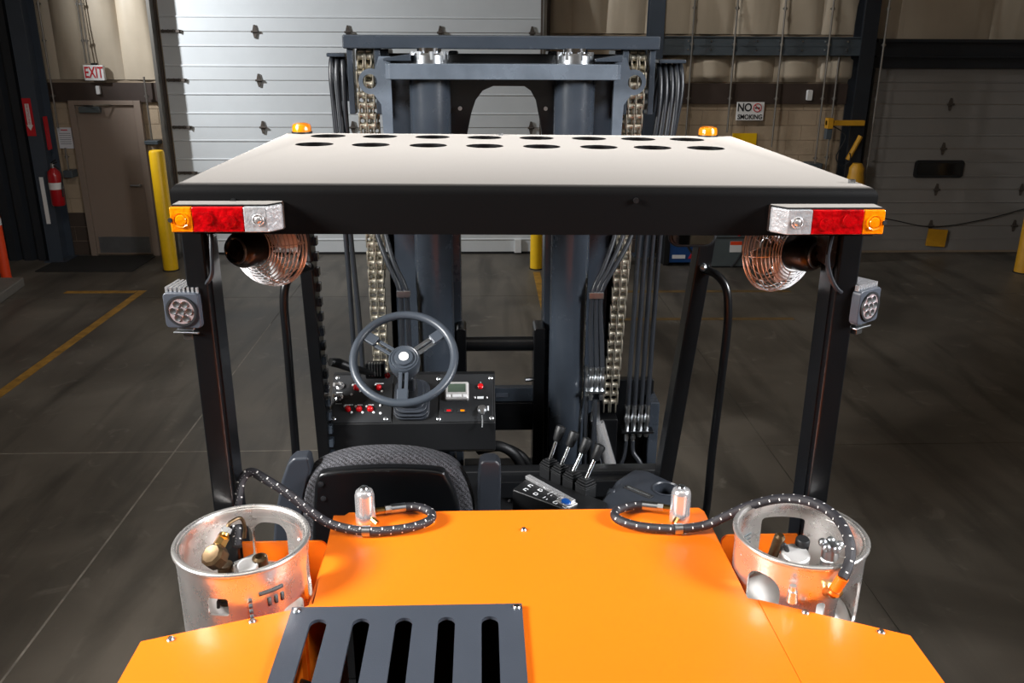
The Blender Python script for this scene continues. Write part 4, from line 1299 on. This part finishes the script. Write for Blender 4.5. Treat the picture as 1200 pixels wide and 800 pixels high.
# leaf chains, one object for each link
def link_mesh(xs_, w):
    mb = MB()
    for x in xs_:
        mb.prism([(p[0], p[1]) for p in obround(0, -0.034, 0.034, 0.0155, 6)], 'x', x - w, x + w)
    return mb
PITCH_C = 0.0385
lmA = link_mesh((-0.0300, 0.0, 0.0300), 0.0022).mesh('chain_link')
lmB = link_mesh((-0.0255, -0.004, 0.004, 0.0255), 0.0018).mesh('chain_link')
for q in (lmA, lmB):
    q.materials.append(M['steel'])
def chain(xt, zt, xb, zb, y):
    # path: rear strand, over the sheave, front strand
    rs = 0.07
    path = []
    L = math.hypot(zt - zb, xt - xb)
    n = int(L / PITCH_C)
    for k in range(n + 1):
        f = k * PITCH_C / L
        path.append((Vector((xb + (xt - xb) * f, y, zb + (zt - zb) * f)), 0.0))
    na = int(PI * rs / PITCH_C)
    for k in range(1, na + 1):
        a = PI * k / (na + 1)
        path.append((Vector((xt, y + rs - rs * math.cos(a), zt + rs * math.sin(a))), -a))
    for k in range(0, 22):
        path.append((Vector((xt, y + 2 * rs, zt - k * PITCH_C)), PI))
    pins = MB()
    for p, a in path:
        q = p + Vector((0, PITCH_C / 2 * math.sin(-a), PITCH_C / 2 * math.cos(a)))
        for xa in (-0.0145, 0.0145):
            pins.lathe([(0.010, -0.0125), (0.0135, -0.010), (0.0115, 0.0), (0.0135, 0.010), (0.010, 0.0125)], q + Vector((xa, 0, 0)), (1, 0, 0), n=12)
    pins.cyl((xt - 0.032, y + rs, zt), (xt + 0.032, y + rs, zt), rs - 0.018, n=28)
    c = pins.build('lift_chain', M['steel'], FK)
    for i, (p, a) in enumerate(path):
        o = put('chain_link', lmA if i % 2 else lmB, None)
        o.location = p
        o.rotation_euler = (a, 0, 0)
        attach(o, c)
    return c
chain(-0.514, 2.775, -0.503, 1.40, 3.42)
chain(0.521, 2.775, 0.470, 1.40, 3.42)

# hydraulic hoses
def hose(pts, r=0.0095, fit=None, parent=mo, m=None):
    h = MB().tube(smooth_path(pts, 6), r, n=10).build('hydraulic_hose', m or M['hose'], parent)
    return h
def fitting(x, y, z0, z1, r=0.0125):
    zs = [z0 + (z1 - z0) * f for f in (0, 0.28, 0.30, 0.55, 0.58, 0.8, 0.82, 1)]
    rr = [r * 0.85, r * 0.85, r * 1.1, r * 1.1, r * 0.9, r * 0.9, r * 1.05, r * 1.05]
    MB().lathe([(b, a - z0) for a, b in zip(zs, rr)], (x, y, z0), n=8).build('hose_fitting', M['zinc'], mo)
for x0, x1, x2 in ((-0.640, -0.625, -0.615), (-0.618, -0.605, -0.583), (-0.598, -0.58, -0.55)):
    hose([(x0 + 0.012, 3.60, 2.66), (x0 + 0.004, 3.54, 2.78), (x0, 3.47, 2.825), (x0 - 0.004, 3.44, 2.76), (x0, 3.44, 2.62), (x1, 3.44, 2.15), (x2 - 0.004, 3.44, 1.7), (x2 - 0.004, 3.44, 1.15)] if x0 < -0.6 else
         [(x0 + 0.012, 3.60, 2.66), (x0 + 0.004, 3.54, 2.78), (x0, 3.47, 2.825), (x0, 3.44, 2.76), (x0, 3.45, 2.55), (x0, 3.50, 2.3)], 0.0105)
MB().box((-0.655, 3.42, 2.826), (-0.585, 3.62, 2.84)).build('hose_guide', M['mast'], mo, bevel=0.004)
MB().box((0.60, 3.42, 2.808), (0.705, 3.62, 2.822)).build('hose_guide', M['mast'], mo, bevel=0.004)
xr_t = [0.608, 0.630, 0.652, 0.674, 0.695]
xr_m = [0.562, 0.590, 0.618, 0.647]
xr_b = [0.546, 0.575, 0.604, 0.632]
for k in range(5):
    xt = xr_t[k]
    if k < 4:
        hose([(xt - 0.006, 3.60, 2.62), (xt, 3.55, 2.74), (xt, 3.48, 2.80), (xt + 0.006, 3.44, 2.73), (xt, 3.43, 2.6), ((xt + xr_m[k]) / 2 - 0.003, 3.43, 2.38), (xr_m[k], 3.43, 2.10), ((xr_m[k] + xr_b[k]) / 2, 3.42, 1.75), (xr_b[k], 3.40, 1.40)], 0.0105)
        fitting(xr_b[k], 3.40, 1.295, 1.41)
    else:
        hose([(xt - 0.006, 3.60, 2.62), (xt, 3.55, 2.74), (xt, 3.48, 2.80), (xt + 0.004, 3.45, 2.7), (xt - 0.02, 3.46, 2.5), (xt - 0.04, 3.50, 2.3)], 0.0105)
MB().box((0.52, 3.37, 1.285), (0.66, 3.44, 1.297)).build('hose_bulkhead', M['black'], mo, bevel=0.003)
for k in range(4):
    fitting(xr_b[k], 3.40, 1.235 if k < 2 else 1.26, 1.285, 0.010)
hose([(0.575, 3.40, 1.24), (0.578, 3.39, 1.19), (0.606, 3.37, 1.15), (0.618, 3.36, 1.09), (0.595, 3.34, 1.05), (0.53, 3.33, 1.04)], 0.0105)
hose([(0.546, 3.40, 1.24), (0.540, 3.39, 1.18), (0.525, 3.38, 1.12), (0.54, 3.36, 1.06)], 0.0095)
# diagonal hoses beside the cylinders with clamps
for dx in (0.0, 0.024):
    hose([(-0.52 + dx * 1.4, 3.38, 2.40), (-0.488 + dx * 1.4, 3.33, 2.19), (-0.445 + dx, 3.29, 2.07), (-0.405 + dx, 3.27, 1.98), (-0.396 + dx, 3.27, 1.90), (-0.400 + dx * 1.25, 3.27, 1.55), (-0.40 + dx, 3.27, 1.2)], 0.0100)
MB().box((-0.412, 3.255, 1.935), (-0.358, 3.285, 1.962)).build('hose_clamp', M['zinc'], mo, bevel=0.003)
for k, dx in enumerate((-0.022, 0.0, 0.022)):
    hose([(0.52 + dx * 1.4, 3.38, 2.36), (0.48 + dx * 1.5, 3.33, 2.17), (0.425 + dx, 3.29, 2.05), (0.382 + dx * 0.8, 3.27, 1.97), (0.373 + dx * 0.8, 3.27, 1.90), (0.380 + dx, 3.27, 1.75), (0.388 + dx, 3.27, 1.62)], 0.0100)
    fitting(0.388 + dx, 3.27, 1.535, 1.635, 0.011)
    if k != 1:
        fitting(0.388 + dx, 3.27, 1.49, 1.527, 0.009)
fitting(0.352, 3.29, 1.50, 1.63, 0.010)
MB().box((0.345, 3.25, 1.525), (0.425, 3.30, 1.535)).build('hose_bulkhead', M['zinc'], mo)
MB().box((0.343, 3.255, 1.925), (0.402, 3.285, 1.952)).build('hose_clamp', M['zinc'], mo, bevel=0.003)
hose([(0.352, 3.29, 1.50), (0.352, 3.28, 1.35), (0.355, 3.27, 1.15)], 0.009)
hose([(0.388, 3.27, 1.49), (0.384, 3.26, 1.35), (0.378, 3.26, 1.15)], 0.009)
# hose fitted to the left bracket near the dash
# ---- dash: sloped instrument panel on a box
DP0, DP1 = Vector((0, 3.00, 1.513)), Vector((0, 3.16, 1.652))
dv = (DP1 - DP0).normalized()
dn = Vector((0, -dv.z, dv.y))            # panel normal, up and back
if dn.z < 0:
    dn = -dn
XL, XR = -0.660, -0.030
drot = Matrix((Vector((1, 0, 0)), dv, dn)).transposed()
DL = (DP1 - DP0).length
def dpt(px, py, h=0.0):
    return on_plane(px, py, DP0, dn) + dn * h
dash = MB().prism([(3.00, 1.513), (3.16, 1.652), (3.19, 1.652), (3.19, 1.30), (3.00, 1.40)], 'x', XL, XR).build('dash', M['black_satin'], FK, bevel=0.004)
for xa, xb in ((-0.652, -0.425), (-0.245, -0.038)):
    c = Vector(((xa + xb) / 2, 0, 0)) + (DP0 + DP1) / 2
    MB().obox(c + dn * 0.002, ((xb - xa) / 2, DL / 2 - 0.004, 0.003), drot).build('instrument_plate', M['plastic'], dash, bevel=0.002)
for px, py in ((396, 443), (514, 444), (575, 443), (391, 491), (452, 491), (514, 491), (576, 490)):
    p = dpt(px, py, 0.004)
    MB().lathe([(0.0085, 0), (0.0085, 0.002), (0.004, 0.005)], p, dn, n=10).build('screw', M['zinc'], dash)
for px, py in ((418, 455), (444, 455), (408, 480), (421, 480), (434, 480)):
    p = dpt(px, py, 0.005)
    k_ = MB().lathe([(0.012, 0), (0.012, 0.004), (0.0115, 0.009), (0.008, 0.014), (0.003, 0.016)], p, dn, n=16).build('push_button', M['red'], dash)
    MB().ball(dpt(px + 4, py + 4, 0.007), 0.005, n=8, m=5).build('indicator', M['white'], dash)
    MB().ball(dpt(px - 4, py - 3, 0.007), 0.005, n=8, m=5).build('indicator', M['white'], dash)
    MB().obox(dpt(px + 1, py - 5, 0.0055), (0.010 if px not in (444, 408) else 0.016, 0.0015, 0.0005), drot).build('print_mark', M['white_print'], dash)
for px, py in ((412, 463), (445, 469), (446, 476), (446, 485)):
    MB().ball(dpt(px, py, 0.007), 0.0055, n=8, m=5).build('indicator', M['white'], dash)
for px, py in ((399, 453), (398, 466)):
    sw = MB().lathe([(0.016, 0), (0.016, 0.004), (0.011, 0.006), (0.011, 0.016), (0.007, 0.020)], dpt(px, py, 0.005), dn, n=14).build('toggle_switch', M['bright_alu'], dash)
    MB().tube([dpt(px, py, 0.018), dpt(px - 6, py + 2, 0.034)], [0.006, 0.008], n=8).build('lever', M['bright_alu'], sw)
    MB().obox(dpt(px + 9, py, 0.0055), (0.007, 0.008, 0.0006), drot).build('print_mark', M['ink'], dash)
    MB().obox(dpt(px - 1, py + 7.5, 0.0055), (0.012, 0.0012, 0.0006), drot).build('print_mark', M['white_print'], dash)
# hour meter display
c = dpt(535.5, 460, 0.012)
di = MB().obox(c, (0.046, 0.038, 0.012), drot).build('display', M['alu_white'], dash, bevel=0.008, seg=3)
MB().obox(c + dv * 0.009 + dn * 0.0115, (0.034, 0.018, 0.001), drot).build('screen', M['lcd'], di)
for dx, w in ((-0.033, 0.008), (0.0, 0.018), (0.031, 0.008)):
    MB().obox(c - dv * 0.025 + Vector((dx, 0, 0)) + dn * 0.012, (w, 0.0065, 0.003), drot).build('button', M['white'], di, bevel=0.002)
st_ = MB().lathe([(0.010, 0), (0.009, 0.004), (0.011, 0.006), (0.011, 0.010), (0.006, 0.013)], dpt(563, 454, 0.005), dn, n=16).build('stop_button', M['red'], dash)
MB().ball(dpt(563, 449, 0.006), 0.005, n=8, m=5).build('indicator', M['zinc'], dash)
MB().obox(dpt(563, 466.5, 0.0055), (0.012, 0.005, 0.001), drot).build('socket', M['white_print'], dash)
for px in (556.5, 570.5):
    MB().ball(dpt(px, 466.5, 0.006), 0.0045, n=8, m=5).build('indicator', M['white'], dash)
for px, m_ in ((525, M['red']), (541, M['amber'])):
    rk = MB().obox(dpt(px, 482, 0.006), (0.017, 0.0085, 0.003), drot).build('rocker_switch', M['ink'], dash, bevel=0.002)
    MB().obox(dpt(px + 1, 482, 0.0085), (0.008, 0.004, 0.001), drot).build('tell_tale', m_, rk)
ks = MB().lathe([(0.018, 0), (0.018, 0.004), (0.012, 0.006), (0.012, 0.012)], dpt(565, 480, 0.005), dn, n=18).build('ignition_switch', M['zinc'], dash)
MB().obox(dpt(565, 485, 0.028), (0.008, 0.014, 0.003), drot).build('key', M['zinc'], ks, bevel=0.002)
MB().tube([dpt(565, 490, 0.028), dpt(565.5, 496, 0.02), dpt(565, 502, 0.012)], 0.003, n=6).build('key_tag', M['zinc'], ks)
MB().obox(dpt(572, 479, 0.0055), (0.003, 0.010, 0.0005), drot).build('print_mark', M['white_print'], dash)

# ---- steering column, boot and wheel
WC = Vector((-0.352, 2.84, 1.836))
wn_ = Vector((0.0, -math.cos(R(49)), math.sin(R(49))))
wu = Vector((1, 0, 0))
wv = wn_.cross(wu).normalized()
if wv.z < 0:
    wv = -wv
def wp(r, a, h=0.0):
    return WC + (wu * math.cos(a) + wv * math.sin(a)) * r + wn_ * h
sw = MB().tube([wp(0.176, 2 * PI * k / 64) for k in range(64)], 0.0145, n=14, closed=True).build('steering_wheel', M['wheel'], FK)
MB().lathe([(0.030, -0.06), (0.050, -0.045), (0.055, -0.02), (0.055, 0.012), (0.050, 0.020), (0.046, 0.018), (0.042, 0.024), (0.034, 0.022), (0.031, 0.030), (0.006, 0.032)], WC - wn_ * 0.02, wn_, n=40).build('hub', M['wheel'], sw)
MB().lathe([(0.017, 0.010), (0.017, 0.0135), (0.006, 0.014)], WC, wn_, n=24).build('badge', M['white'], sw)
for a in (R(38), R(146), R(-90)):
    t_ = wu * math.cos(a) + wv * math.sin(a)
    s_ = wn_.cross(t_)
    rot = Matrix((t_, s_, wn_)).transposed()
    MB().obox(WC + t_ * 0.145 - wn_ * 0.004, (0.026, 0.020, 0.007), rot).build('spoke_web', M['wheel'], sw, bevel=0.005)
    for sd in (-0.0105, 0.0105):
        MB().obox(WC + t_ * 0.088 + s_ * sd - wn_ * 0.012, (0.045, 0.0062, 0.005), rot).build('spoke', M['zinc'] if a < 1 and a > 0 else M['wheel'], sw, bevel=0.002)
colm = MB().cyl(WC - wn_ * 0.06, WC - wn_ * 0.30, 0.032, n=20).build('steering_column', M['plastic'], FK)
MB().obox(WC - wn_ * 0.13, (0.03, 0.045, 0.05), Matrix((wu, wv, wn_)).transposed()).build('column_shroud', M['plastic_blue'], colm, bevel=0.012)
# bellows boot on the panel
bc = dpt(483, 470, 0.0)
bt = MB()
for k, (hw, hv, z0, z1) in enumerate(((0.068, 0.082, 0.0, 0.014), (0.062, 0.075, 0.014, 0.018), (0.066, 0.078, 0.018, 0.030), (0.058, 0.07, 0.030, 0.034), (0.060, 0.07, 0.034, 0.046), (0.05, 0.06, 0.046, 0.050), (0.048, 0.055, 0.050, 0.085))):
    poly = round_rect(-hw, -hv, hw, hv, 0.035, 5)
    b_ = MB().prism(poly, 'z', z0, z1)
    bt.add([bc + drot @ Vector(p) for p in b_.v], b_.f)
bt.build('bellows_boot', M['plastic_blue'], colm, bevel=0.004)
# turn lever and column gear
MB().tube([at(387, 424, 2.86), at(396, 425, 2.88), at(412, 431, 2.90), at(440, 438, 2.93)], [0.015, 0.018, 0.016, 0.008], n=14).build('gear_lever', M['black_satin'], colm)
MB().obox(at(440, 433, 2.97), (0.035, 0.02, 0.03), Matrix.Identity(3)).build('switch_box', M['black'], colm, bevel=0.005)
for k in range(5):
    p = at(433 + k * 3.2, 432, 2.93)
    MB().box((p.x - 0.002, p.y - 0.01, p.z - 0.025), (p.x + 0.002, p.y + 0.01, p.z + 0.022)).build('fin', M['zinc'], colm)
MB().ball(at(454, 440, 2.95), 0.011, n=10, m=6).build('warning_lamp', M['red'], colm)

# ---- operator seat
SY = 2.22
def sp_(px, py, y=SY):
    p = at(px, py, y)
    return (p.x, p.z)
sb_out = [sp_(*q, SY + 0.07) for q in ((352, 640), (355, 590), (358, 560), (370, 540), (395, 528), (425, 522), (470, 521), (505, 526), (532, 536), (547, 555), (555, 578), (556, 588), (548, 600), (540, 640))]
sb_out = [(v_.x, v_.z) for v_ in smooth_path([(a_, 0, b_) for a_, b_ in sb_out], 4)]
seat = MB().prism(sb_out, 'y', SY, SY + 0.09).build('seat', M['fabric'], FK, bevel=0.035, seg=5)
sh = [sp_(*q, SY - 0.02) for q in ((366, 640), (368, 585), (371, 562), (384, 552), (450, 547), (512, 550), (525, 560), (537, 590), (545, 640))]
sh = [(v_.x, v_.z) for v_ in smooth_path([(a_, 0, b_) for a_, b_ in sh], 4)]
so_ = MB().prism(sh, 'y', SY - 0.03, SY + 0.02).build('back_shell', M['black'], seat, bevel=0.012, seg=3)
for px, py in ((376, 567), (379, 584)):
    p = at(px, py, SY - 0.03)
    MB().lathe([(0.008, 0), (0.008, 0.003), (0.003, 0.004)], p, (0, -1, 0), n=10).build('shell_screw', M['plastic'], seat)
MB().box((sb_out[0][0] + 0.02, SY + 0.10, 1.28), (sb_out[-1][0] - 0.01, SY + 0.52, 1.40)).build('seat_cushion', M['fabric'], seat, bevel=0.04, seg=4)
MB().box((sb_out[0][0] + 0.06, SY + 0.05, 0.95), (sb_out[-1][0] - 0.05, SY + 0.48, 1.28)).build('seat_base', M['black_satin'], seat, bevel=0.01)
for pts in (((322, 640), (324, 600), (332, 558), (339, 538), (346, 531), (364, 530), (367, 545), (360, 575), (356, 640)), ((558, 640), (560, 555), (562, 537), (568, 534), (582, 534), (587, 540), (586, 640))):
    q = [sp_(*p_, SY + 0.03) for p_ in pts]
    MB().prism(q, 'y', SY + 0.0, SY + 0.055).build('armrest', M['plastic_blue'], seat, bevel=0.010, seg=3)
    xa_, xb_ = min(a_[0] for a_ in q), max(a_[0] for a_ in q)
    MB().box((xa_ + 0.02, SY + 0.055, 1.46), (xb_ - 0.01, SY + 0.30, 1.52)).build('armrest', M['plastic'], seat, bevel=0.012, seg=3)

# ---- lever console right of the seat
CZ = 1.50
cp = [atz(*p_, CZ) for p_ in ((600, 573), (624, 555), (712, 588), (705, 612))]
con = MB().prism([(p_.x, p_.y) for p_ in cp], 'z', 1.0, CZ).build('lever_console', M['black_satin'], FK, bevel=0.006)
pa, pb = atz(618, 560, CZ), atz(672, 590, CZ)
e1 = (pb - pa).normalized()
e2_ = Vector((0, 0, 1))
e3 = e2_.cross(e1)
crot = Matrix((e1, e3, e2_)).transposed()
MB().obox((pa + pb) / 2 + Vector((0, 0, 0.006)), ((pb - pa).length / 2, 0.010, 0.006), crot).build('chrome_rail', M['bright_alu'], con, bevel=0.002)
for k, (bx_, by_, tx_, ty_) in enumerate(((644, 552, 657, 502), (657, 559, 673, 508), (671, 566, 688, 517), (686, 575, 703, 524))):
    b0 = atz(bx_, by_, CZ)
    for i, (hw, z0, z1) in enumerate(((0.024, -0.02, 0.020), (0.021, 0.020, 0.022), (0.025, 0.022, 0.028), (0.019, 0.028, 0.030), (0.022, 0.030, 0.036), (0.015, 0.036, 0.038), (0.018, 0.038, 0.043), (0.011, 0.043, 0.048))):
        pr_ = MB().obox(b0 + Vector((0, 0, (z0 + z1) / 2)), (hw, hw, (z1 - z0) / 2), crot)
        if i == 0:
            bo = MB()
        bo.add(pr_.v, pr_.f)
    lv = bo.build('lever_boot', M['rubber'], con, bevel=0.003)
    t0 = b0 + Vector((0, 0, 0.042))
    t1 = at(tx_, ty_, t0.y + 0.03)
    d_ = (t1 - t0)
    MB().cyl(t0, t0 + d_ * 0.62, 0.0068, n=12).build('lever_rod', M['chrome'], lv)
    MB().lathe([(0.010, 0.0), (0.014, 0.006), (0.0175, 0.045), (0.0165, 0.052), (0.008, 0.056)], t0 + d_ * 0.60, d_, n=18).build('lever_knob', M['rubber'], lv)
# pictograms and emergency button
for k in range(5):
    p_ = atz(622 + k * 11.5, 569 + k * 5.0, CZ + 0.001)
    q_ = atz(616.5 + k * 11.5, 573.5 + k * 5.0, CZ + 0.001)
    for r_ in (p_, q_):
        c_ = MB()
        for (ax, ay, hx, hy) in ((0, -0.006, 0.007, 0.001), (0, 0.006, 0.004, 0.001), (-0.007, 0, 0.001, 0.006), (0.007, -0.002, 0.001, 0.004)):
            if (k + int(ax * 1000)) % 5 != 2:
                c_.obox(r_ + crot @ Vector((ax, ay, 0)), (hx, hy, 0.0006), crot)
        c_.build('pictogram', M['white_print'], con)
bq = atz(664, 589, CZ)
bb = MB().obox(bq + Vector((0, 0, 0.002)), (0.030, 0.020, 0.003), crot).build('button_plate', M['alu'], con, bevel=0.002)
MB().lathe([(0.017, 0.004), (0.017, 0.009), (0.010, 0.012)], bq, (0, 0, 1), n=20).build('blue_button', M['blue'], bb)
for px, py in ((597, 587), (611, 592)):
    p_ = on_plane(px, py, cp[0] + Vector((0, 0, -0.02)), Vector((0, -1, 0)))
    MB().ball(p_, 0.006, n=8, m=5).build('screw', M['zinc'], con)
# armrest console with cup holder
AZ = 1.49
ap = [atz(*p_, AZ) for p_ in ((705, 585), (722, 561), (742, 548), (760, 550), (795, 566), (810, 580), (812, 600), (800, 625), (700, 625))]
arm = MB().prism([(p_.x, p_.y) for p_ in ap], 'z', 1.30, AZ).build('arm_console', M['plastic_blue'], FK, bevel=0.018, seg=4)
hc = atz(781, 573, AZ)
cut(arm, MB().cyl((hc.x, hc.y, AZ - 0.09), (hc.x, hc.y, AZ + 0.1), 0.042, n=36))
MB().lathe([(0.044, 0.0), (0.048, 0.002), (0.044, 0.005), (0.041, 0.0)], (hc.x, hc.y, AZ), n=36, closed=True).build('cup_rim', M['plastic_blue'], arm)
tq = atz(748, 576, AZ)
d1_, d2_ = atz(733, 570, AZ), atz(764, 583, AZ)
e1b = (d2_ - d1_).normalized()
rb_ = Matrix((e1b, Vector((0, 0, 1)).cross(e1b), Vector((0, 0, 1)))).transposed()
ta = MB().obox((d1_ + d2_) / 2 + Vector((0, 0, 0.001)), ((d2_ - d1_).length / 2, 0.012, 0.003), rb_).build('tray', M['ink'], arm, bevel=0.002)
MB().obox((d1_ + d2_) / 2 + Vector((0, 0, 0.004)), ((d2_ - d1_).length / 2 - 0.008, 0.003, 0.002), rb_).build('tray_bar', M['zinc'], arm)
MB().obox(atz(703, 585, AZ) + Vector((0.0, 0.0, -0.06)), (0.10, 0.012, 0.012), Euler((0, R(-35), R(50))).to_matrix()).build('arm_hinge', M['plastic_blue'], arm, bevel=0.004)

# =================================================================== LPG tanks
def lpg_tank(x, y, label, windows, holes, left):
    t = thing('gas_tank', label, 'gas cylinder', (x, y, 1.0), 'gas cylinders either side of the hood')
    r, zr = 0.149, 1.775
    MB().lathe([(0.10, 1.001), (0.138, 1.02), (0.147, 1.06), (0.147, 1.50), (0.145, 1.545), (0.132, 1.575), (0.10, 1.60), (0.05, 1.61)], (x, y, 0), n=56).build('body', M['alu_white'], t)
    col = MB().lathe([(r - 0.005, 1.56), (r, 1.56), (r, 1.60), (r, 1.735), (r + 0.003, 1.765), (r + 0.003, zr), (r - 0.010, zr), (r - 0.012, 1.765), (r - 0.006, 1.735), (r - 0.005, 1.60)], (x, y, 0), n=96, closed=True).build('collar', M['alu'], None)
    for ang, w, z0, z1, rr in windows:
        a = R(ang)
        d = Vector((math.sin(a), -math.cos(a), 0))     # 0 deg faces the camera, positive to the right
        s = Vector((math.cos(a), math.sin(a), 0))
        poly = round_rect(-w / 2, z0, w / 2, z1, rr, 5)
        b_ = MB().prism(poly, 'y', -0.05, 0.05)
        cut(col, MB().add([Vector((x, y, 0)) + s * p[0] + d * (r - p[1]) + Vector((0, 0, p[2])) for p in b_.v], b_.f))
    for ang, z, rr in holes:
        a = R(ang)
        d = Vector((math.sin(a), -math.cos(a), 0))
        c_ = Vector((x, y, z)) + d * r
        cut(col, MB().cyl(c_ - d * 0.05, c_ + d * 0.05, rr, n=14))
    attach(col, t)
    MB().tube([(x + (r + 0.001) * math.cos(2 * PI * k / 72), y + (r + 0.001) * math.sin(2 * PI * k / 72), zr) for k in range(72)], 0.0068, n=10, closed=True).build('rolled_rim', M['alu'], t)
    MB().tube([(x + (r - 0.006) * math.cos(2 * PI * k / 72), y + (r - 0.006) * math.sin(2 * PI * k / 72), zr - 0.022) for k in range(72)], 0.004, n=8, closed=True).build('inner_bead', M['alu'], t)
    return t
LT = lpg_tank(-0.643, 1.778, 'aluminium gas cylinder on the left, its collar with a square window and brass valve',
              ((-9, 0.048, 1.672, 1.716, 0.006), (205, 0.085, 1.62, 1.735, 0.03), (168, 0.09, 1.62, 1.735, 0.03), (98, 0.08, 1.615, 1.735, 0.03), (58, 0.07, 1.58, 1.655, 0.02)),
              ((130, 1.715, 0.009), (130, 1.68, 0.009)), True)
RT = lpg_tank(0.676, 1.770, 'aluminium gas cylinder on the right, hose coming out of its collar',
              ((-50, 0.085, 1.58, 1.728, 0.035), (36, 0.095, 1.58, 1.712, 0.04), (176, 0.11, 1.625, 1.735, 0.01), (2, 0.020, 1.63, 1.685, 0.008)),
              ((-80, 1.735, 0.003),), False)
# valve gear in the left collar
hwc = at(252, 652, 1.745)
v = MB().lathe([(0.026, 0.0), (0.026, 0.04), (0.018, 0.045), (0.018, 0.10)], (hwc.x + 0.01, hwc.y + 0.03, 1.61), (0, 0, 1), n=16).build('valve', M['bronze'], LT)
MB().lathe([(0.020, -0.02), (0.028, -0.014), (0.029, 0.0), (0.029, 0.012), (0.022, 0.018), (0.008, 0.016)], hwc, (-0.35, -0.5, 0.8), n=9).build('handwheel', M['bronze'], v)
ca_, cb_, cc_ = at(255, 642, 1.77), at(263, 628, 1.775), at(266, 619, 1.79)
MB().cyl(ca_, cb_, 0.016, 0.014, n=6).cyl(cb_, cc_, 0.009, n=10).build('coupling', M['brass'], v)
MB().cyl(cb_ + (cc_ - cb_) * 0.35, cc_, 0.012, n=6).build('coupling_nut', M['zinc'], v)
MB().tube(smooth_path([cc_, at(270, 612, 1.80), at(282, 607, 1.82), at(287, 618, 1.83), at(286, 630, 1.83)]), 0.0045, n=8).build('pigtail', M['bronze'], v)
MB().lathe([(0.023, -0.06), (0.025, 0.0), (0.025, 0.006), (0.022, 0.008), (0.020, 0.006), (0.004, 0.006)], at(290, 664, 1.76), (0, -0.25, 1), n=24).build('gauge', M['white'], LT)
MB().lathe([(0.016, -0.06), (0.018, 0.0), (0.018, 0.010), (0.011, 0.014), (0.010, 0.006)], at(305, 657, 1.78), (0, -0.1, 1), n=16).build('relief_valve', M['bronze'], LT)
MB().cyl(at(275, 662, 1.78), at(298, 652, 1.80), 0.008, n=10).build('vent_pipe', M['zinc'], LT)
MB().tube(smooth_path([at(254, 698, 1.655), at(263, 696, 1.655), at(268, 700, 1.655), at(266, 706, 1.655), at(259, 707, 1.655), at(256, 704, 1.655), at(256, 712, 1.655)]), 0.004, n=6).build('hook', M['ink'], LT)
# printed data strip on the left collar
def strip_on(x, y, r, a0, a1, z0, z1, slope, m, name, parent, n=8):
    vs_ = []
    for k in range(n + 1):
        a = R(a0 + (a1 - a0) * k / n)
        for z in (z0, z1):
            vs_.append((x + math.sin(a) * r, y - math.cos(a) * r, z + slope * k / n))
    fs = [(2 * i, 2 * i + 2, 2 * i + 3, 2 * i + 1) for i in range(n)]
    o = MB().add(vs_, fs).build(name, m, parent)
    so = o.modifiers.new('thick', 'SOLIDIFY')
    so.thickness = 0.001
    return o
strip_on(-0.643, 1.778, 0.1505, 26, 48, 1.712, 1.720, 0.0, M['cabinet_grey'], 'stencil_mark', LT)
for k in range(5):
    strip_on(-0.643, 1.778, 0.1502, 17, 20, 1.645 + k * 0.014, 1.654 + k * 0.014, 0.0, M['cabinet_grey'], 'stamped_character', LT, n=2)
for k in range(3):
    strip_on(-0.643, 1.778, 0.1502, 33 + k * 6, 36 + k * 6, 1.68, 1.70, 0.0, M['cabinet_grey'], 'stamped_character', LT, n=2)
# valve gear in the right collar
hwr = at(974, 640, 1.76)
v = MB().lathe([(0.024, 0.0), (0.024, 0.03), (0.016, 0.035), (0.016, 0.09)], (hwr.x, hwr.y + 0.01, 1.61), (0, 0, 1), n=16).build('valve', M['zinc'], RT)
hw_ = MB()
for k in range(5):
    a = 2 * PI * k / 5
    hw_.ball(hwr + Vector((0.020 * math.cos(a), 0.020 * math.sin(a), 0.004)), 0.011, n=10, m=6)
hw_.cyl(hwr + Vector((0, 0, -0.03)), hwr + Vector((0, 0, 0.008)), 0.020, n=14).build('handwheel', M['zinc'], v)
MB().lathe([(0.034, -0.06), (0.034, 0.004), (0.030, 0.008), (0.004, 0.008)], at(932, 650, 1.765), (0, -0.2, 1), n=24).build('gauge', M['alu_white'], RT)
MB().lathe([(0.017, -0.05), (0.017, 0.0), (0.017, 0.012), (0.014, 0.016)], at(940, 637, 1.79), (0, -0.15, 1), n=16).build('dust_cap', M['rubber'], RT)
MB().lathe([(0.012, -0.05), (0.013, 0.0), (0.013, 0.014), (0.008, 0.02)], at(912, 634, 1.78), (0.15, -0.15, 1), n=14).build('relief_valve', M['bronze'], RT)
MB().tube(smooth_path([at(912, 644, 1.78), at(918, 638, 1.77), at(922, 644, 1.77), at(921, 652, 1.77)]), 0.006, n=8).build('cap_tether', M['rubber'], RT)
MB().cyl(at(928, 704, 1.613), at(929, 692, 1.613), 0.013, 0.011, n=12).cyl(at(929, 692, 1.613), at(929.5, 686, 1.613), 0.008, n=10).build('bleeder', M['alu'], RT)
MB().tube([at(976, 694, 1.61), at(975, 690, 1.66), at(974, 672, 1.73)], 0.010, n=10).build('outlet', M['zinc'], RT)
# faint printing inside the right collar
for k in range(4):
    strip_on(0.676, 1.77, 0.142, 212 - 0, 245 - k * 3, 1.70 - k * 0.013, 1.705 - k * 0.013, 0.0, M['cabinet_grey'], 'stencil_mark', RT)
